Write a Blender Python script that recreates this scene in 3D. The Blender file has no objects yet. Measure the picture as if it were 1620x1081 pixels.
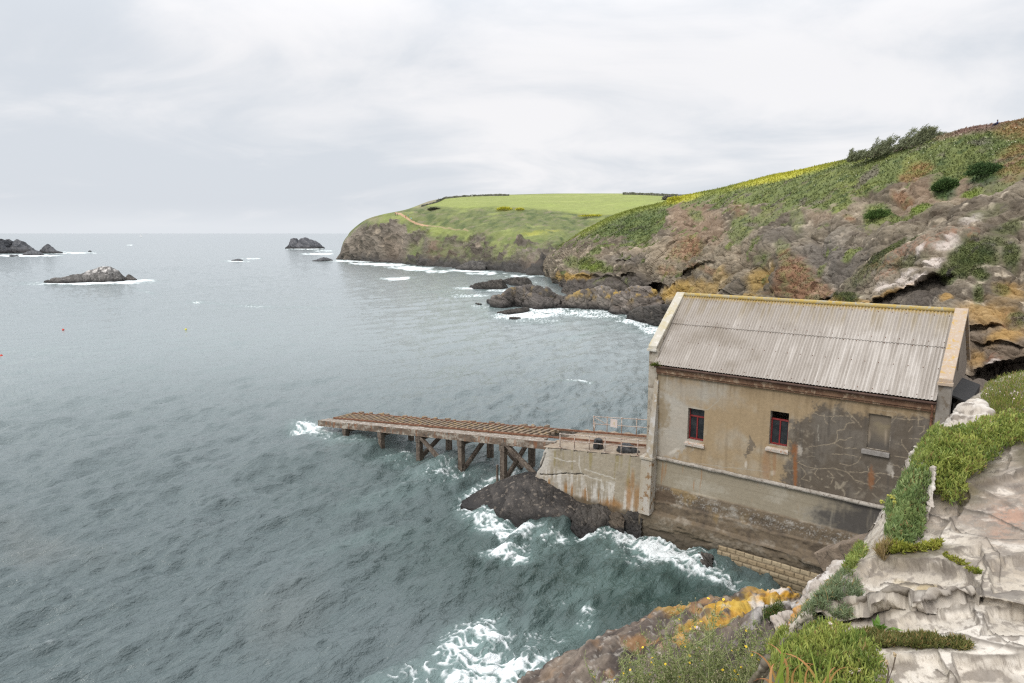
import bpy, math, random
random.seed(4)
import numpy as np

# ---------------------------------------------------------------- scene, camera, sky, sun
SC = bpy.context.scene
COL = SC.collection
H = 17.0                                   # eye height above the sea
FPX = 1080.0                               # focal length in photo pixels (1620 wide)
PITCH = math.radians(9.0)
Q = 1.0                                    # mesh density
EXPOSURE = 0.06
SUN_AZ, SUN_EL = math.radians(-128), math.radians(48)     # azimuth from +Y towards +X

cam_d = bpy.data.cameras.new("camera"); cam = bpy.data.objects.new("camera", cam_d); COL.objects.link(cam)
cam_d.sensor_width = 36.0; cam_d.lens = 24.0; cam_d.clip_start = 0.1; cam_d.clip_end = 200000
cam.location = (0, 0, H); cam.rotation_euler = (math.radians(90) - PITCH, 0, 0)
SC.camera = cam
SC.render.resolution_x, SC.render.resolution_y = 1024, 683
SC.view_settings.view_transform = 'Standard'; SC.view_settings.look = 'None'
SC.render.engine = 'CYCLES'; SC.cycles.use_denoising = False; SC.cycles.pixel_filter_type = 'BLACKMAN_HARRIS'; SC.cycles.filter_width = 1.25; SC.cycles.max_bounces = 6; SC.cycles.diffuse_bounces = 3; SC.cycles.sample_clamp_indirect = 4
SC.view_settings.gamma = 1; SC.view_settings.exposure = EXPOSURE

def nd(t, kind, **kw):
    n = t.nodes.new(kind)
    for k, v in kw.items():
        if k[:1] == 'i' and k[1:].isdigit(): n.inputs[int(k[1:])].default_value = v
        elif k in n.inputs: n.inputs[k].default_value = v
        else: setattr(n, k, v)
    return n
def math_n(t, op, a, b=None, c=None, clamp=False):
    n = t.nodes.new('ShaderNodeMath'); n.operation = op; n.use_clamp = clamp
    for i, v in enumerate((a, b, c)):
        if v is None: continue
        if isinstance(v, (int, float)): n.inputs[i].default_value = v
        else: t.links.new(v, n.inputs[i])
    return n.outputs[0]
def mix_n(t, fac, a, b, blend='MIX'):
    n = t.nodes.new('ShaderNodeMix'); n.data_type = 'RGBA'; n.blend_type = blend
    for s, v in ((0, fac), (6, a), (7, b)):
        if isinstance(v, (int, float)): n.inputs[s].default_value = v
        elif isinstance(v, tuple): n.inputs[s].default_value = (*v, 1)[:4]
        else: t.links.new(v, n.inputs[s])
    return n.outputs[2]
def ramp_n(t, fac, stops):
    n = t.nodes.new('ShaderNodeMapRange'); n.interpolation_type = 'SMOOTHSTEP'
    t.links.new(fac, n.inputs[0]); n.inputs[1].default_value, n.inputs[2].default_value = stops
    return n.outputs[0]

def make_world():
    w = bpy.data.worlds.new("World"); SC.world = w; w.use_nodes = True
    t = w.node_tree; t.nodes.clear(); L = t.links.new
    out = nd(t, 'ShaderNodeOutputWorld'); bg = nd(t, 'ShaderNodeBackground')
    sky = nd(t, 'ShaderNodeTexSky'); sky.sky_type = 'NISHITA'; sky.sun_disc = False
    sky.sun_elevation = SUN_EL; sky.sun_rotation = SUN_AZ; sky.dust_density = 3
    tc = nd(t, 'ShaderNodeTexCoord'); sep = nd(t, 'ShaderNodeSeparateXYZ'); L(tc.outputs['Generated'], sep.inputs[0])
    x, y, z = sep.outputs
    zc = math_n(t, 'MAXIMUM', z, 0.0); den = math_n(t, 'ADD', zc, 0.22)
    cmb = nd(t, 'ShaderNodeCombineXYZ'); L(math_n(t, 'DIVIDE', x, den), cmb.inputs[0]); L(math_n(t, 'DIVIDE', y, den), cmb.inputs[1])
    n1 = nd(t, 'ShaderNodeTexNoise', Scale=0.42, Detail=7.0, Roughness=0.5, Distortion=0.5); L(cmb.outputs[0], n1.inputs['Vector'])
    mp = nd(t, 'ShaderNodeMapping'); mp.inputs['Location'].default_value = (3.1, 7.7, 1.3); mp.inputs['Scale'].default_value = (1, 1.3, 1); L(cmb.outputs[0], mp.inputs[0])
    n2 = nd(t, 'ShaderNodeTexNoise', Scale=1.15, Detail=9.0, Roughness=0.56, Distortion=0.7); L(mp.outputs[0], n2.inputs['Vector'])
    a = math_n(t, 'MULTIPLY', n1.outputs[0], 0.62); a = math_n(t, 'MULTIPLY_ADD', n2.outputs[0], 0.38, a)
    # a heavier bank of cloud out to sea on the left, just above the horizon
    az = math_n(t, 'ARCTAN2', x, y)
    bx = math_n(t, 'DIVIDE', math_n(t, 'ADD', az, 0.5), 0.62); bz = math_n(t, 'DIVIDE', math_n(t, 'SUBTRACT', z, 0.085), 0.06)
    r2 = math_n(t, 'ADD', math_n(t, 'MULTIPLY', bx, bx), math_n(t, 'MULTIPLY', bz, bz))
    bank = math_n(t, 'EXPONENT', math_n(t, 'MULTIPLY', r2, -1.0))
    a = math_n(t, 'SUBTRACT', a, math_n(t, 'MULTIPLY', bank, 0.14))
    rp = ramp_n(t, a, (0.39, 0.55))
    c = mix_n(t, rp, (0.69, 0.73, 0.785), (0.92, 0.915, 0.93))
    # the overcast is brighter overhead than at the horizon
    el = ramp_n(t, z, (0.20, 0.68)); g = math_n(t, 'MULTIPLY_ADD', el, 1.0, 1.0)
    hz = ramp_n(t, z, (0.0, 0.045)); c = mix_n(t, hz, (0.775, 0.81, 0.855), c)
    vm = nd(t, 'ShaderNodeVectorMath', operation='SCALE'); L(c, vm.inputs[0]); L(g, vm.inputs['Scale'])
    sk = nd(t, 'ShaderNodeVectorMath', operation='SCALE'); L(sky.outputs[0], sk.inputs[0]); sk.inputs['Scale'].default_value = 0.08
    c = mix_n(t, 0.94, sk.outputs[0], vm.outputs[0])
    L(c, bg.inputs[0]); bg.inputs[1].default_value = 1.0; L(bg.outputs[0], out.inputs[0])
make_world()
sun_d = bpy.data.lights.new("sun", 'SUN'); sun_d.energy = 1.5; sun_d.angle = math.radians(22); sun_d.color = (1, .965, .91)
sun = bpy.data.objects.new("sun", sun_d); COL.objects.link(sun)
from mathutils import Vector, Matrix
sdir = Vector((math.sin(SUN_AZ)*math.cos(SUN_EL), math.cos(SUN_AZ)*math.cos(SUN_EL), math.sin(SUN_EL)))
sun.rotation_euler = (-sdir).to_track_quat('-Z', 'Y').to_euler(); sun.location = (-30, -20, 60)

# ---------------------------------------------------------------- numpy tools
F4 = np.float32
def ray(px, py):
    px = np.asarray(px, float); py = np.asarray(py, float)
    u = (px-810)/FPX; v = (py-540.5)/FPX
    return np.stack([u, math.cos(PITCH)-v*math.sin(PITCH), -(math.sin(PITCH)+v*math.cos(PITCH))], -1)
CAMP = np.array([0, 0, H])
def at_y(px, py, Y): r = ray(px, py); return CAMP + r*(np.asarray(Y, float)/r[..., 1])[..., None]
def at_z(px, py, z=0.): r = ray(px, py); return CAMP + r*((z-H)/r[..., 2])[..., None]
def proj(p):
    x, y, z = p[..., 0], p[..., 1], p[..., 2]-H
    fw = np.maximum(y*math.cos(PITCH)-z*math.sin(PITCH), .05); up = y*math.sin(PITCH)+z*math.cos(PITCH)
    return 810+FPX*x/fw, 540.5-FPX*up/fw
def sst(a, b, x): t = np.clip((x-a)/(b-a), 0, 1); return t*t*(3-2*t)
def lerp(a, b, t): return a+(b-a)*t
def mixc(c, col, m): return c+(np.asarray(col, F4)-c)*np.asarray(m, F4)[..., None]
def hashu(ix, iy, iz, s):
    h = ix.astype(np.uint32)*np.uint32(374761393)+iy.astype(np.uint32)*np.uint32(668265263)+iz.astype(np.uint32)*np.uint32(2246822519)+np.uint32((s*3266489917) & 0xffffffff)
    h ^= h >> np.uint32(15); h *= np.uint32(2246822519); h ^= h >> np.uint32(13); h *= np.uint32(3266489917); h ^= h >> np.uint32(16)
    return h
def perlin(p, seed=0):
    p = np.asarray(p, F4); i = np.floor(p).astype(np.int32); f = p-i; u = f*f*f*(f*(f*6-15)+10)
    res = []
    for dx in (0, 1):
        for dy in (0, 1):
            for dz in (0, 1):
                h = hashu(i[:, 0]+dx, i[:, 1]+dy, i[:, 2]+dz, seed)
                g = ((h & 1023).astype(F4)/511.5-1)*(f[:, 0]-dx)+(((h >> 10) & 1023).astype(F4)/511.5-1)*(f[:, 1]-dy)+(((h >> 20) & 1023).astype(F4)/511.5-1)*(f[:, 2]-dz)
                res.append(g)
    a = [lerp(res[k], res[k+4], u[:, 0]) for k in range(4)]
    b0 = lerp(a[0], a[2], u[:, 1]); b1 = lerp(a[1], a[3], u[:, 1])
    return lerp(b0, b1, u[:, 2])*1.25
def fbm(p, oct=4, seed=0, gain=.5, lac=2.03):
    s = 0; a = 1.; t = 0.; p = np.asarray(p, F4)
    for o in range(oct):
        s = s+a*perlin(p+o*7.31, seed+o); t += a; a *= gain; p = p*lac
    return s/t*1.4
def ridged(p, oct=4, seed=0, gain=.5, lac=2.1):
    s = 0; a = 1.; t = 0.; p = np.asarray(p, F4)
    for o in range(oct):
        s = s+a*(1-np.minimum(np.abs(perlin(p+o*3.7, seed+o))*2.2, 1)); t += a; a *= gain; p = p*lac
    return s/t
def facets(p, seed=0, tilt=.8):
    """broken-rock noise: upper envelope of randomly tilted planes set on a jittered lattice (continuous, with sharp creases);
    returns height and the gap to the second highest plane, which is zero along the creases"""
    p = np.asarray(p, F4); ic = np.floor(p).astype(np.int32)
    b1 = np.full(len(p), -9., F4); b2 = np.full(len(p), -9., F4); tid = np.zeros(len(p), np.uint32)
    for dx in (-1, 0, 1):
        for dy in (-1, 0, 1):
            for dz in (-1, 0, 1):
                cx, cy, cz = ic[:, 0]+dx, ic[:, 1]+dy, ic[:, 2]+dz
                h = hashu(cx, cy, cz, seed)
                ex = p[:, 0]-cx-((h & 1023).astype(F4)/1023*.8+.1); ey = p[:, 1]-cy-(((h >> 10) & 1023).astype(F4)/1023*.8+.1); ez = p[:, 2]-cz-(((h >> 20) & 1023).astype(F4)/1023*.8+.1)
                h2 = h*np.uint32(2654435761)
                v = ((h2 >> 8) & 255).astype(F4)/255*.6-.62*(ex*ex+ey*ey+ez*ez)+1.1*tilt*(ex*(((h2 >> 16) & 255).astype(F4)/127-1)+ey*((h2 >> 24).astype(F4)/127-1)+ez*((h2 & 255).astype(F4)/127-1))
                m = v > b1
                b2 = np.where(m, b1, np.maximum(b2, v)); b1 = np.where(m, v, b1); tid = np.where(m, h2, tid)
    global TINT
    TINT = ((tid >> np.uint32(4)) & 1023).astype(F4)/511.5-1        # one random shade per block
    return b1-.5, np.minimum(b1-b2, 1)*.6
def rotm(ax, ay, az): return np.array(Matrix.Rotation(az, 3, 'Z') @ Matrix.Rotation(ay, 3, 'Y') @ Matrix.Rotation(ax, 3, 'X'), F4)
def cr(P, u, k=.38):
    n = len(P); u = np.clip(u, 0, n-1-1e-6); i = np.floor(u).astype(int); f = (u-i).reshape((-1,)+(1,)*(P.ndim-1))
    g = lambda j: P[np.clip(j, 0, n-1)]
    p0, p1, p2, p3 = g(i-1), g(i), g(i+1), g(i+2); m1 = k*(p2-p0); m2 = k*(p3-p1)
    return (2*f**3-3*f**2+1)*p1+(f**3-2*f**2+f)*m1+(-2*f**3+3*f**2)*p2+(f**3-f**2)*m2
def axis_samples(P, axis, step, cap=260, lo=3):
    """parameter values along one axis of a control net, about one per `step` photo pixels"""
    x, y = proj(P); d = np.hypot(np.diff(x, axis=axis), np.diff(y, axis=axis)); d = np.clip(d, lo, cap)
    mx = (x+np.roll(x, -1, axis))*.5; my = (y+np.roll(y, -1, axis))*.5; sl = [slice(None)]*2; sl[axis] = slice(0, d.shape[axis]); off = ((mx > 1690) | (mx < -70) | (my > 1150))[tuple(sl)]; d = np.where(off, np.minimum(d, cap)*.15, d)
    d = d.max(axis=1-axis)*.5+d.mean(axis=1-axis)*.5
    out = [np.arange(n)/n+i for i, n in enumerate(np.maximum(2, np.ceil(d/step*Q)).astype(int))]
    return np.concatenate(out+[np.array([len(d)])])
def net(P, step, cap=260, rows=1.):
    P = np.asarray(P, float); us = axis_samples(P, 0, step/rows, cap); vs = axis_samples(P, 1, step, cap)
    A = cr(P, us); A = np.swapaxes(cr(np.swapaxes(A, 0, 1), vs), 0, 1)
    return A
def grid_normals(A):
    du = np.gradient(A, axis=0); dv = np.gradient(A, axis=1); n = np.cross(du, dv); l = np.linalg.norm(n, axis=-1, keepdims=True); n = n/np.maximum(l, 1e-9)
    c = CAMP-A
    if (n*c).sum() < 0: n = -n
    return n
def grid_faces(nu, nv):
    i = np.arange(nu*nv).reshape(nu, nv)
    return np.stack([i[:-1, :-1].ravel(), i[:-1, 1:].ravel(), i[1:, 1:].ravel(), i[1:, :-1].ravel()], 1)
def blob(px, py, lst, warp=0, edge=.35):
    """soft ellipses (cx, cy, rx, ry[, angle deg[, strength]])"""
    m = np.zeros(px.shape, F4)
    for b in lst:
        cx, cy, rx, ry = b[:4]; a = math.radians(b[4]) if len(b) > 4 else 0; s = b[5] if len(b) > 5 else 1
        dx, dy = px-cx, py-cy; ex = (dx*math.cos(a)+dy*math.sin(a))/rx; ey = (-dx*math.sin(a)+dy*math.cos(a))/ry
        r = np.sqrt(ex*ex+ey*ey)+warp
        m = np.maximum(m, s*(1-sst(1-edge, 1+edge, r)))
    return m
def polyd(px, py, poly):
    """signed distance to a polygon, positive inside"""
    d = np.full(px.shape, 1e9); inside = np.zeros(px.shape, bool); n = len(poly)
    for i in range(n):
        (x1, y1), (x2, y2) = poly[i], poly[(i+1) % n]; ex, ey = x2-x1, y2-y1
        t = np.clip(((px-x1)*ex+(py-y1)*ey)/(ex*ex+ey*ey+1e-9), 0, 1)
        d = np.minimum(d, np.hypot(px-x1-t*ex, py-y1-t*ey))
        if y1 != y2: inside ^= ((y1 > py) != (y2 > py)) & (px < (x2-x1)*(py-y1)/(y2-y1)+x1)
    return np.where(inside, d, -d)
def lined(px, py, pts):
    d = np.full(px.shape, 1e9, F4)
    for (x1, y1), (x2, y2) in zip(pts[:-1], pts[1:]):
        ex, ey = x2-x1, y2-y1; t = np.clip(((px-x1)*ex+(py-y1)*ey)/(ex*ex+ey*ey+1e-9), 0, 1)
        d = np.minimum(d, np.hypot(px-x1-t*ex, py-y1-t*ey))
    return d

# ---------------------------------------------------------------- object helpers
def tag(o, label=None, cat=None, group=None, kind=None):
    if label: o['label'] = label
    if cat: o['category'] = cat
    if group: o['group'] = group
    if kind: o['kind'] = kind
    return o
def mesh_obj(name, V, Fs, mat, parent=None, col=None, smooth=True, attrs=None):
    me = bpy.data.meshes.new(name); V = np.asarray(V, F4).reshape(-1, 3); Fs = np.asarray(Fs, np.int32)
    k = Fs.shape[1]; me.vertices.add(len(V)); me.vertices.foreach_set('co', V.ravel())
    me.loops.add(Fs.size); me.loops.foreach_set('vertex_index', Fs.ravel()); me.polygons.add(len(Fs))
    me.polygons.foreach_set('loop_start', np.arange(0, Fs.size, k, dtype=np.int32))
    me.polygons.foreach_set('use_smooth', np.full(len(Fs), smooth))
    if col is not None:
        a = me.color_attributes.new('Col', 'FLOAT_COLOR', 'POINT'); c = np.ones((len(V), 4), F4); c[:, :3] = np.clip(np.asarray(col).reshape(-1, 3), .002, .95); a.data.foreach_set('color', c.ravel())
    for nme, arr in (attrs or {}).items():
        a = me.attributes.new(nme, 'FLOAT', 'POINT'); a.data.foreach_set('value', np.asarray(arr, F4).ravel())
    me.update(); me.materials.append(mat)
    o = bpy.data.objects.new(name, me); COL.objects.link(o)
    if parent: o.parent = parent
    return o
def grid_obj(name, A, mat, **kw):
    if kw.get('col') is not None: kw['col'] = kw['col'].reshape(-1, 3)
    keep = kw.pop('keep', None); Fs = grid_faces(*A.shape[:2])
    if keep is not None: Fs = Fs[keep]
    du = A[min(1, len(A)-1), 0]-A[0, 0]
    V = A.reshape(-1, 3)
    a, b, c = V[Fs[:, 0]], V[Fs[:, 1]], V[Fs[:, 3]]
    nrm = np.cross(b-a, c-a); 
    up = kw.pop('up', None)
    s = (nrm*(CAMP-a)).sum(1).sum() if up is None else (nrm@np.asarray(up)).sum()
    if s < 0: Fs = Fs[:, ::-1]
    if keep is not None:
        used, inv = np.unique(Fs, return_inverse=True); Fs = inv.reshape(Fs.shape); V = V[used]
        if kw.get('col') is not None: kw['col'] = kw['col'][used]
    return mesh_obj(name, V, Fs, mat, **kw)
def empty(name, loc=(0, 0, 0), rz=0):
    o = bpy.data.objects.new(name, None); COL.objects.link(o); o.location = loc; o.rotation_euler = (0, 0, rz); o.empty_display_size = .3
    return o
class MB:
    """collects boxes, bars and tubes into one mesh"""
    def __init__(s): s.v = []; s.f = []
    def hexa(s, p):
        b = len(s.v); s.v += [tuple(q) for q in p]
        s.f += [(b, b+3, b+2, b+1), (b+4, b+5, b+6, b+7), (b, b+1, b+5, b+4), (b+1, b+2, b+6, b+5), (b+2, b+3, b+7, b+6), (b+3, b, b+4, b+7)]
    def box(s, x0, x1, y0, y1, z0, z1, j=0):
        r = lambda: random.uniform(-j, j)
        s.hexa([(x+r(), y+r(), z+r()) for z in (z0, z1) for x, y in ((x0, y0), (x1, y0), (x1, y1), (x0, y1))])
    def bar(s, a, b, w, h=None, up=(0, 0, 1), seg=1, j=0):
        h = h or w; a = Vector(a); b = Vector(b); d = (b-a).normalized(); u = Vector(up)
        if abs(d.dot(u)) > .98: u = Vector((0, 1, 0))
        x = d.cross(u).normalized(); y = x.cross(d).normalized(); prev = None
        for i in range(seg+1):
            c = a.lerp(b, i/seg); k = 1+random.uniform(-j, j)
            ring = [c+x*(sx*w*.5*k)+y*(sy*h*.5*k) for sx, sy in ((-1, -1), (1, -1), (1, 1), (-1, 1))]
            base = len(s.v); s.v += [tuple(q) for q in ring]
            if prev is not None:
                for q in range(4): s.f.append((prev+q, prev+(q+1) % 4, base+(q+1) % 4, base+q))
            else: s.f.append((base+3, base+2, base+1, base))
            prev = base
        s.f.append((prev, prev+1, prev+2, prev+3))
    def tube(s, pts, r, n=8, cap=True):
        pts = [Vector(p) for p in pts]; rs = r if isinstance(r, (list, tuple)) else [r]*len(pts); prev = None
        ref = Vector((0, 0, 1))
        for i, p in enumerate(pts):
            d = (pts[min(i+1, len(pts)-1)]-pts[max(i-1, 0)]).normalized()
            u = ref if abs(d.dot(ref)) < .95 else Vector((1, 0, 0)); x = d.cross(u).normalized(); y = x.cross(d)
            base = len(s.v)
            for k in range(n):
                a = 2*math.pi*k/n; s.v.append(tuple(p+x*(math.cos(a)*rs[i])+y*(math.sin(a)*rs[i])))
            if prev is not None:
                for k in range(n): s.f.append((prev+k, prev+(k+1) % n, base+(k+1) % n, base+k))
            elif cap: s.f.append(tuple(base+k for k in range(n))[::-1])
            prev = base
        if cap: s.f.append(tuple(prev+k for k in range(n)))
    def ball(s, c, r, n=8, m=5, sz=1.):
        c = Vector(c); base = len(s.v); s.v.append(tuple(c-Vector((0, 0, r*sz))))
        for i in range(1, m):
            a = -math.pi/2+math.pi*i/m
            for k in range(n): b = 2*math.pi*k/n; s.v.append((c.x+r*math.cos(a)*math.cos(b), c.y+r*math.cos(a)*math.sin(b), c.z+r*sz*math.sin(a)))
        s.v.append(tuple(c+Vector((0, 0, r*sz)))); top = len(s.v)-1
        for k in range(n): s.f.append((base, base+1+(k+1) % n, base+1+k)); s.f.append((top, top-n+k, top-n+(k+1) % n))
        for i in range(m-2):
            for k in range(n): q = base+1+i*n; s.f.append((q+k, q+(k+1) % n, q+n+(k+1) % n, q+n+k))
    def build(s, name, mat, parent=None, bevel=0, smooth=False):
        me = bpy.data.meshes.new(name); me.from_pydata(s.v, [], s.f); me.update(); me.materials.append(mat)
        o = bpy.data.objects.new(name, me); COL.objects.link(o)
        if parent: o.parent = parent
        if smooth: me.polygons.foreach_set('use_smooth', [True]*len(me.polygons))
        if bevel: m = o.modifiers.new('bevel', 'BEVEL'); m.width = bevel; m.segments = 2; m.limit_method = 'ANGLE'
        return o

# ---------------------------------------------------------------- materials
def mat_vc(name, rough=.85, bscale=8., bstr=.4, bdist=.05, nscale=5., namp=.25, spec=.3, two=False, transl=0):
    """vertex-coloured surface (the colour belongs to the surface) with noise for grain and bump"""
    m = bpy.data.materials.new(name); m.use_nodes = True; t = m.node_tree; b = t.nodes['Principled BSDF']; L = t.links.new
    at = nd(t, 'ShaderNodeAttribute', attribute_name='Col'); tc = nd(t, 'ShaderNodeTexCoord')
    n1 = nd(t, 'ShaderNodeTexNoise', Scale=nscale, Detail=5.0, Roughness=.65); L(tc.outputs['Object'], n1.inputs['Vector'])
    f = math_n(t, 'MULTIPLY_ADD', n1.outputs[0], 2*namp, 1-namp)
    vm = nd(t, 'ShaderNodeVectorMath', operation='SCALE'); L(at.outputs['Color'], vm.inputs[0]); L(f, vm.inputs['Scale'])
    L(vm.outputs[0], b.inputs['Base Color']); b.inputs['Roughness'].default_value = rough; b.inputs['Specular IOR Level'].default_value = spec
    if bstr:
        n2 = nd(t, 'ShaderNodeTexNoise', Scale=bscale, Detail=6.0, Roughness=.7); L(tc.outputs['Object'], n2.inputs['Vector'])
        bp = nd(t, 'ShaderNodeBump', Strength=bstr, Distance=bdist); L(n2.outputs[0], bp.inputs['Height']); L(bp.outputs[0], b.inputs['Normal'])
    if transl:
        tr = nd(t, 'ShaderNodeBsdfTranslucent'); L(vm.outputs[0], tr.inputs[0]); mx = nd(t, 'ShaderNodeMixShader'); mx.inputs[0].default_value = transl
        L(b.outputs[0], mx.inputs[1]); L(tr.outputs[0], mx.inputs[2]); L(mx.outputs[0], t.nodes['Material Output'].inputs[0])
    return m
def mat_n(name, c1, c2, scale=3., rough=.8, bstr=.3, bdist=.02, stretch=(1, 1, 1), c3=None, metal=0, spec=.4, thr=(.35, .65)):
    """two or three colours mixed by noise"""
    m = bpy.data.materials.new(name); m.use_nodes = True; t = m.node_tree; b = t.nodes['Principled BSDF']; L = t.links.new
    tc = nd(t, 'ShaderNodeTexCoord'); mp = nd(t, 'ShaderNodeMapping'); mp.inputs['Scale'].default_value = stretch; L(tc.outputs['Object'], mp.inputs[0])
    n1 = nd(t, 'ShaderNodeTexNoise', Scale=scale, Detail=6.0, Roughness=.65); L(mp.outputs[0], n1.inputs['Vector'])
    c = mix_n(t, ramp_n(t, n1.outputs[0], thr), c1, c2)
    if c3:
        n3 = nd(t, 'ShaderNodeTexNoise', Scale=scale*2.3, Detail=7.0, Roughness=.7); L(tc.outputs['Object'], n3.inputs['Vector'])
        c = mix_n(t, ramp_n(t, n3.outputs[0], (.52, .62)), c, c3)
    L(c, b.inputs['Base Color']); b.inputs['Roughness'].default_value = rough; b.inputs['Metallic'].default_value = metal; b.inputs['Specular IOR Level'].default_value = spec
    n2 = nd(t, 'ShaderNodeTexNoise', Scale=scale*5, Detail=5.0, Roughness=.7); L(tc.outputs['Object'], n2.inputs['Vector'])
    bp = nd(t, 'ShaderNodeBump', Strength=bstr, Distance=bdist); L(n2.outputs[0], bp.inputs['Height']); L(bp.outputs[0], b.inputs['Normal'])
    return m
M = {}
M['rock_far'] = mat_vc('far_rock', .9, .35, .8, 1.0, .25, .35)
M['rock'] = mat_vc('cliff_rock', .9, 2.6, .65, .16, 2.2, .36, spec=.2)
M['rock_wet'] = mat_vc('sea_rock', .75, 2.0, .7, .2, 1.5, .35, spec=.25)
M['rock_near'] = mat_vc('ledge_rock', .9, 22., .5, .02, 12., .22)
M['leaf'] = mat_vc('leaf', .5, 1, 0, 0, 3., .3, spec=.4, transl=.3)
M['veg'] = mat_vc('hill_plants', .8, 2., .5, .3, 1., .3, spec=.15)
M['wall'] = mat_vc('render_wall', .9, 9., .35, .02, 6., .16)
M['roof'] = mat_vc('asbestos_roof', .8, 14., .25, .01, 9., .16)
M['person'] = mat_vc('clothes', .85, 1, 0, 0, 5., .1)
M['concrete'] = mat_n('old_concrete', (.30, .26, .20), (.40, .36, .30), 1.6, .9, .5, .02, c3=(.19, .15, .11))
M['coping'] = mat_n('coping_stone', (.42, .33, .25), (.46, .30, .09), 3.6, .9, .4, .02, c3=(.46, .40, .33), thr=(.50, .68))
M['coping_pale'] = mat_n('pale_coping_stone', (.46, .43, .36), (.42, .34, .16), 1.3, .9, .4, .02, c3=(.55, .52, .47), thr=(.45, .75))
M['rust'] = mat_n('rust', (.13, .055, .03), (.24, .12, .07), 5., .85, .5, .01, c3=(.07, .04, .03))
M['rail_paint'] = mat_n('weathered_rail_paint', (.45, .42, .38), (.36, .27, .21), 6., .7, .3, .005, c3=(.26, .13, .08))
M['timber'] = mat_n('wet_timber', (.070, .053, .040), (.155, .122, .095), 2.5, .85, .7, .03, stretch=(1, 1, .35), c3=(.21, .175, .14))
M['lattice'] = mat_n('weathered_lattice', (.235, .175, .12), (.165, .13, .10), 1.2, .9, .5, .02, c3=(.31, .22, .10))
M['slip_concrete'] = mat_n('slip_concrete', (.28, .245, .205), (.165, .13, .10), 2.2, .9, .6, .03, c3=(.43, .40, .36))
M['red_paint'] = mat_n('red_paint', (.22, .018, .018), (.16, .014, .014), 8., .5, .2, .004, c3=(.20, .05, .04))
M['glass'] = mat_n('dark_glass', (.012, .014, .016), (.03, .033, .035), 3., .12, .05, .002)
M['black'] = mat_n('black_boards', (.012, .012, .012), (.022, .02, .02), 4., .7, .3, .01)
M['tarp'] = mat_n('black_plastic', (.012, .012, .012), (.03, .03, .03), 5., .35, .6, .05)
M['gable_wood'] = mat_n('grey_boards', (.17, .14, .11), (.24, .20, .16), 2., .9, .4, .01, stretch=(6, 6, .4))
M['sill'] = mat_n('pale_sill', (.46, .42, .37), (.36, .31, .26), 5., .9, .4, .01, c3=(.36, .20, .12))
M['white'] = mat_n('white_paint', (.8, .8, .8), (.72, .73, .74), 3., .4, .1, .01)
M['red_buoy'] = mat_n('red_buoy', (.62, .06, .035), (.5, .05, .03), 3., .4, .1, .01)
M['yellow_buoy'] = mat_n('yellow_buoy', (.66, .66, .12), (.6, .55, .08), 3., .4, .1, .01)
M['twig'] = mat_n('twigs', (.08, .06, .045), (.14, .11, .08), 3., .9, .4, .01)
M['stem'] = mat_n('stems', (.19, .24, .08), (.30, .32, .14), 8., .7, .2, .002)
M['petal_y'] = mat_n('yellow_petals', (.78, .60, .04), (.70, .48, .03), 30., .6, .1, .001)
M['petal_w'] = mat_n('pale_petals', (.70, .62, .58), (.62, .48, .46), 30., .7, .1, .001)
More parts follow.
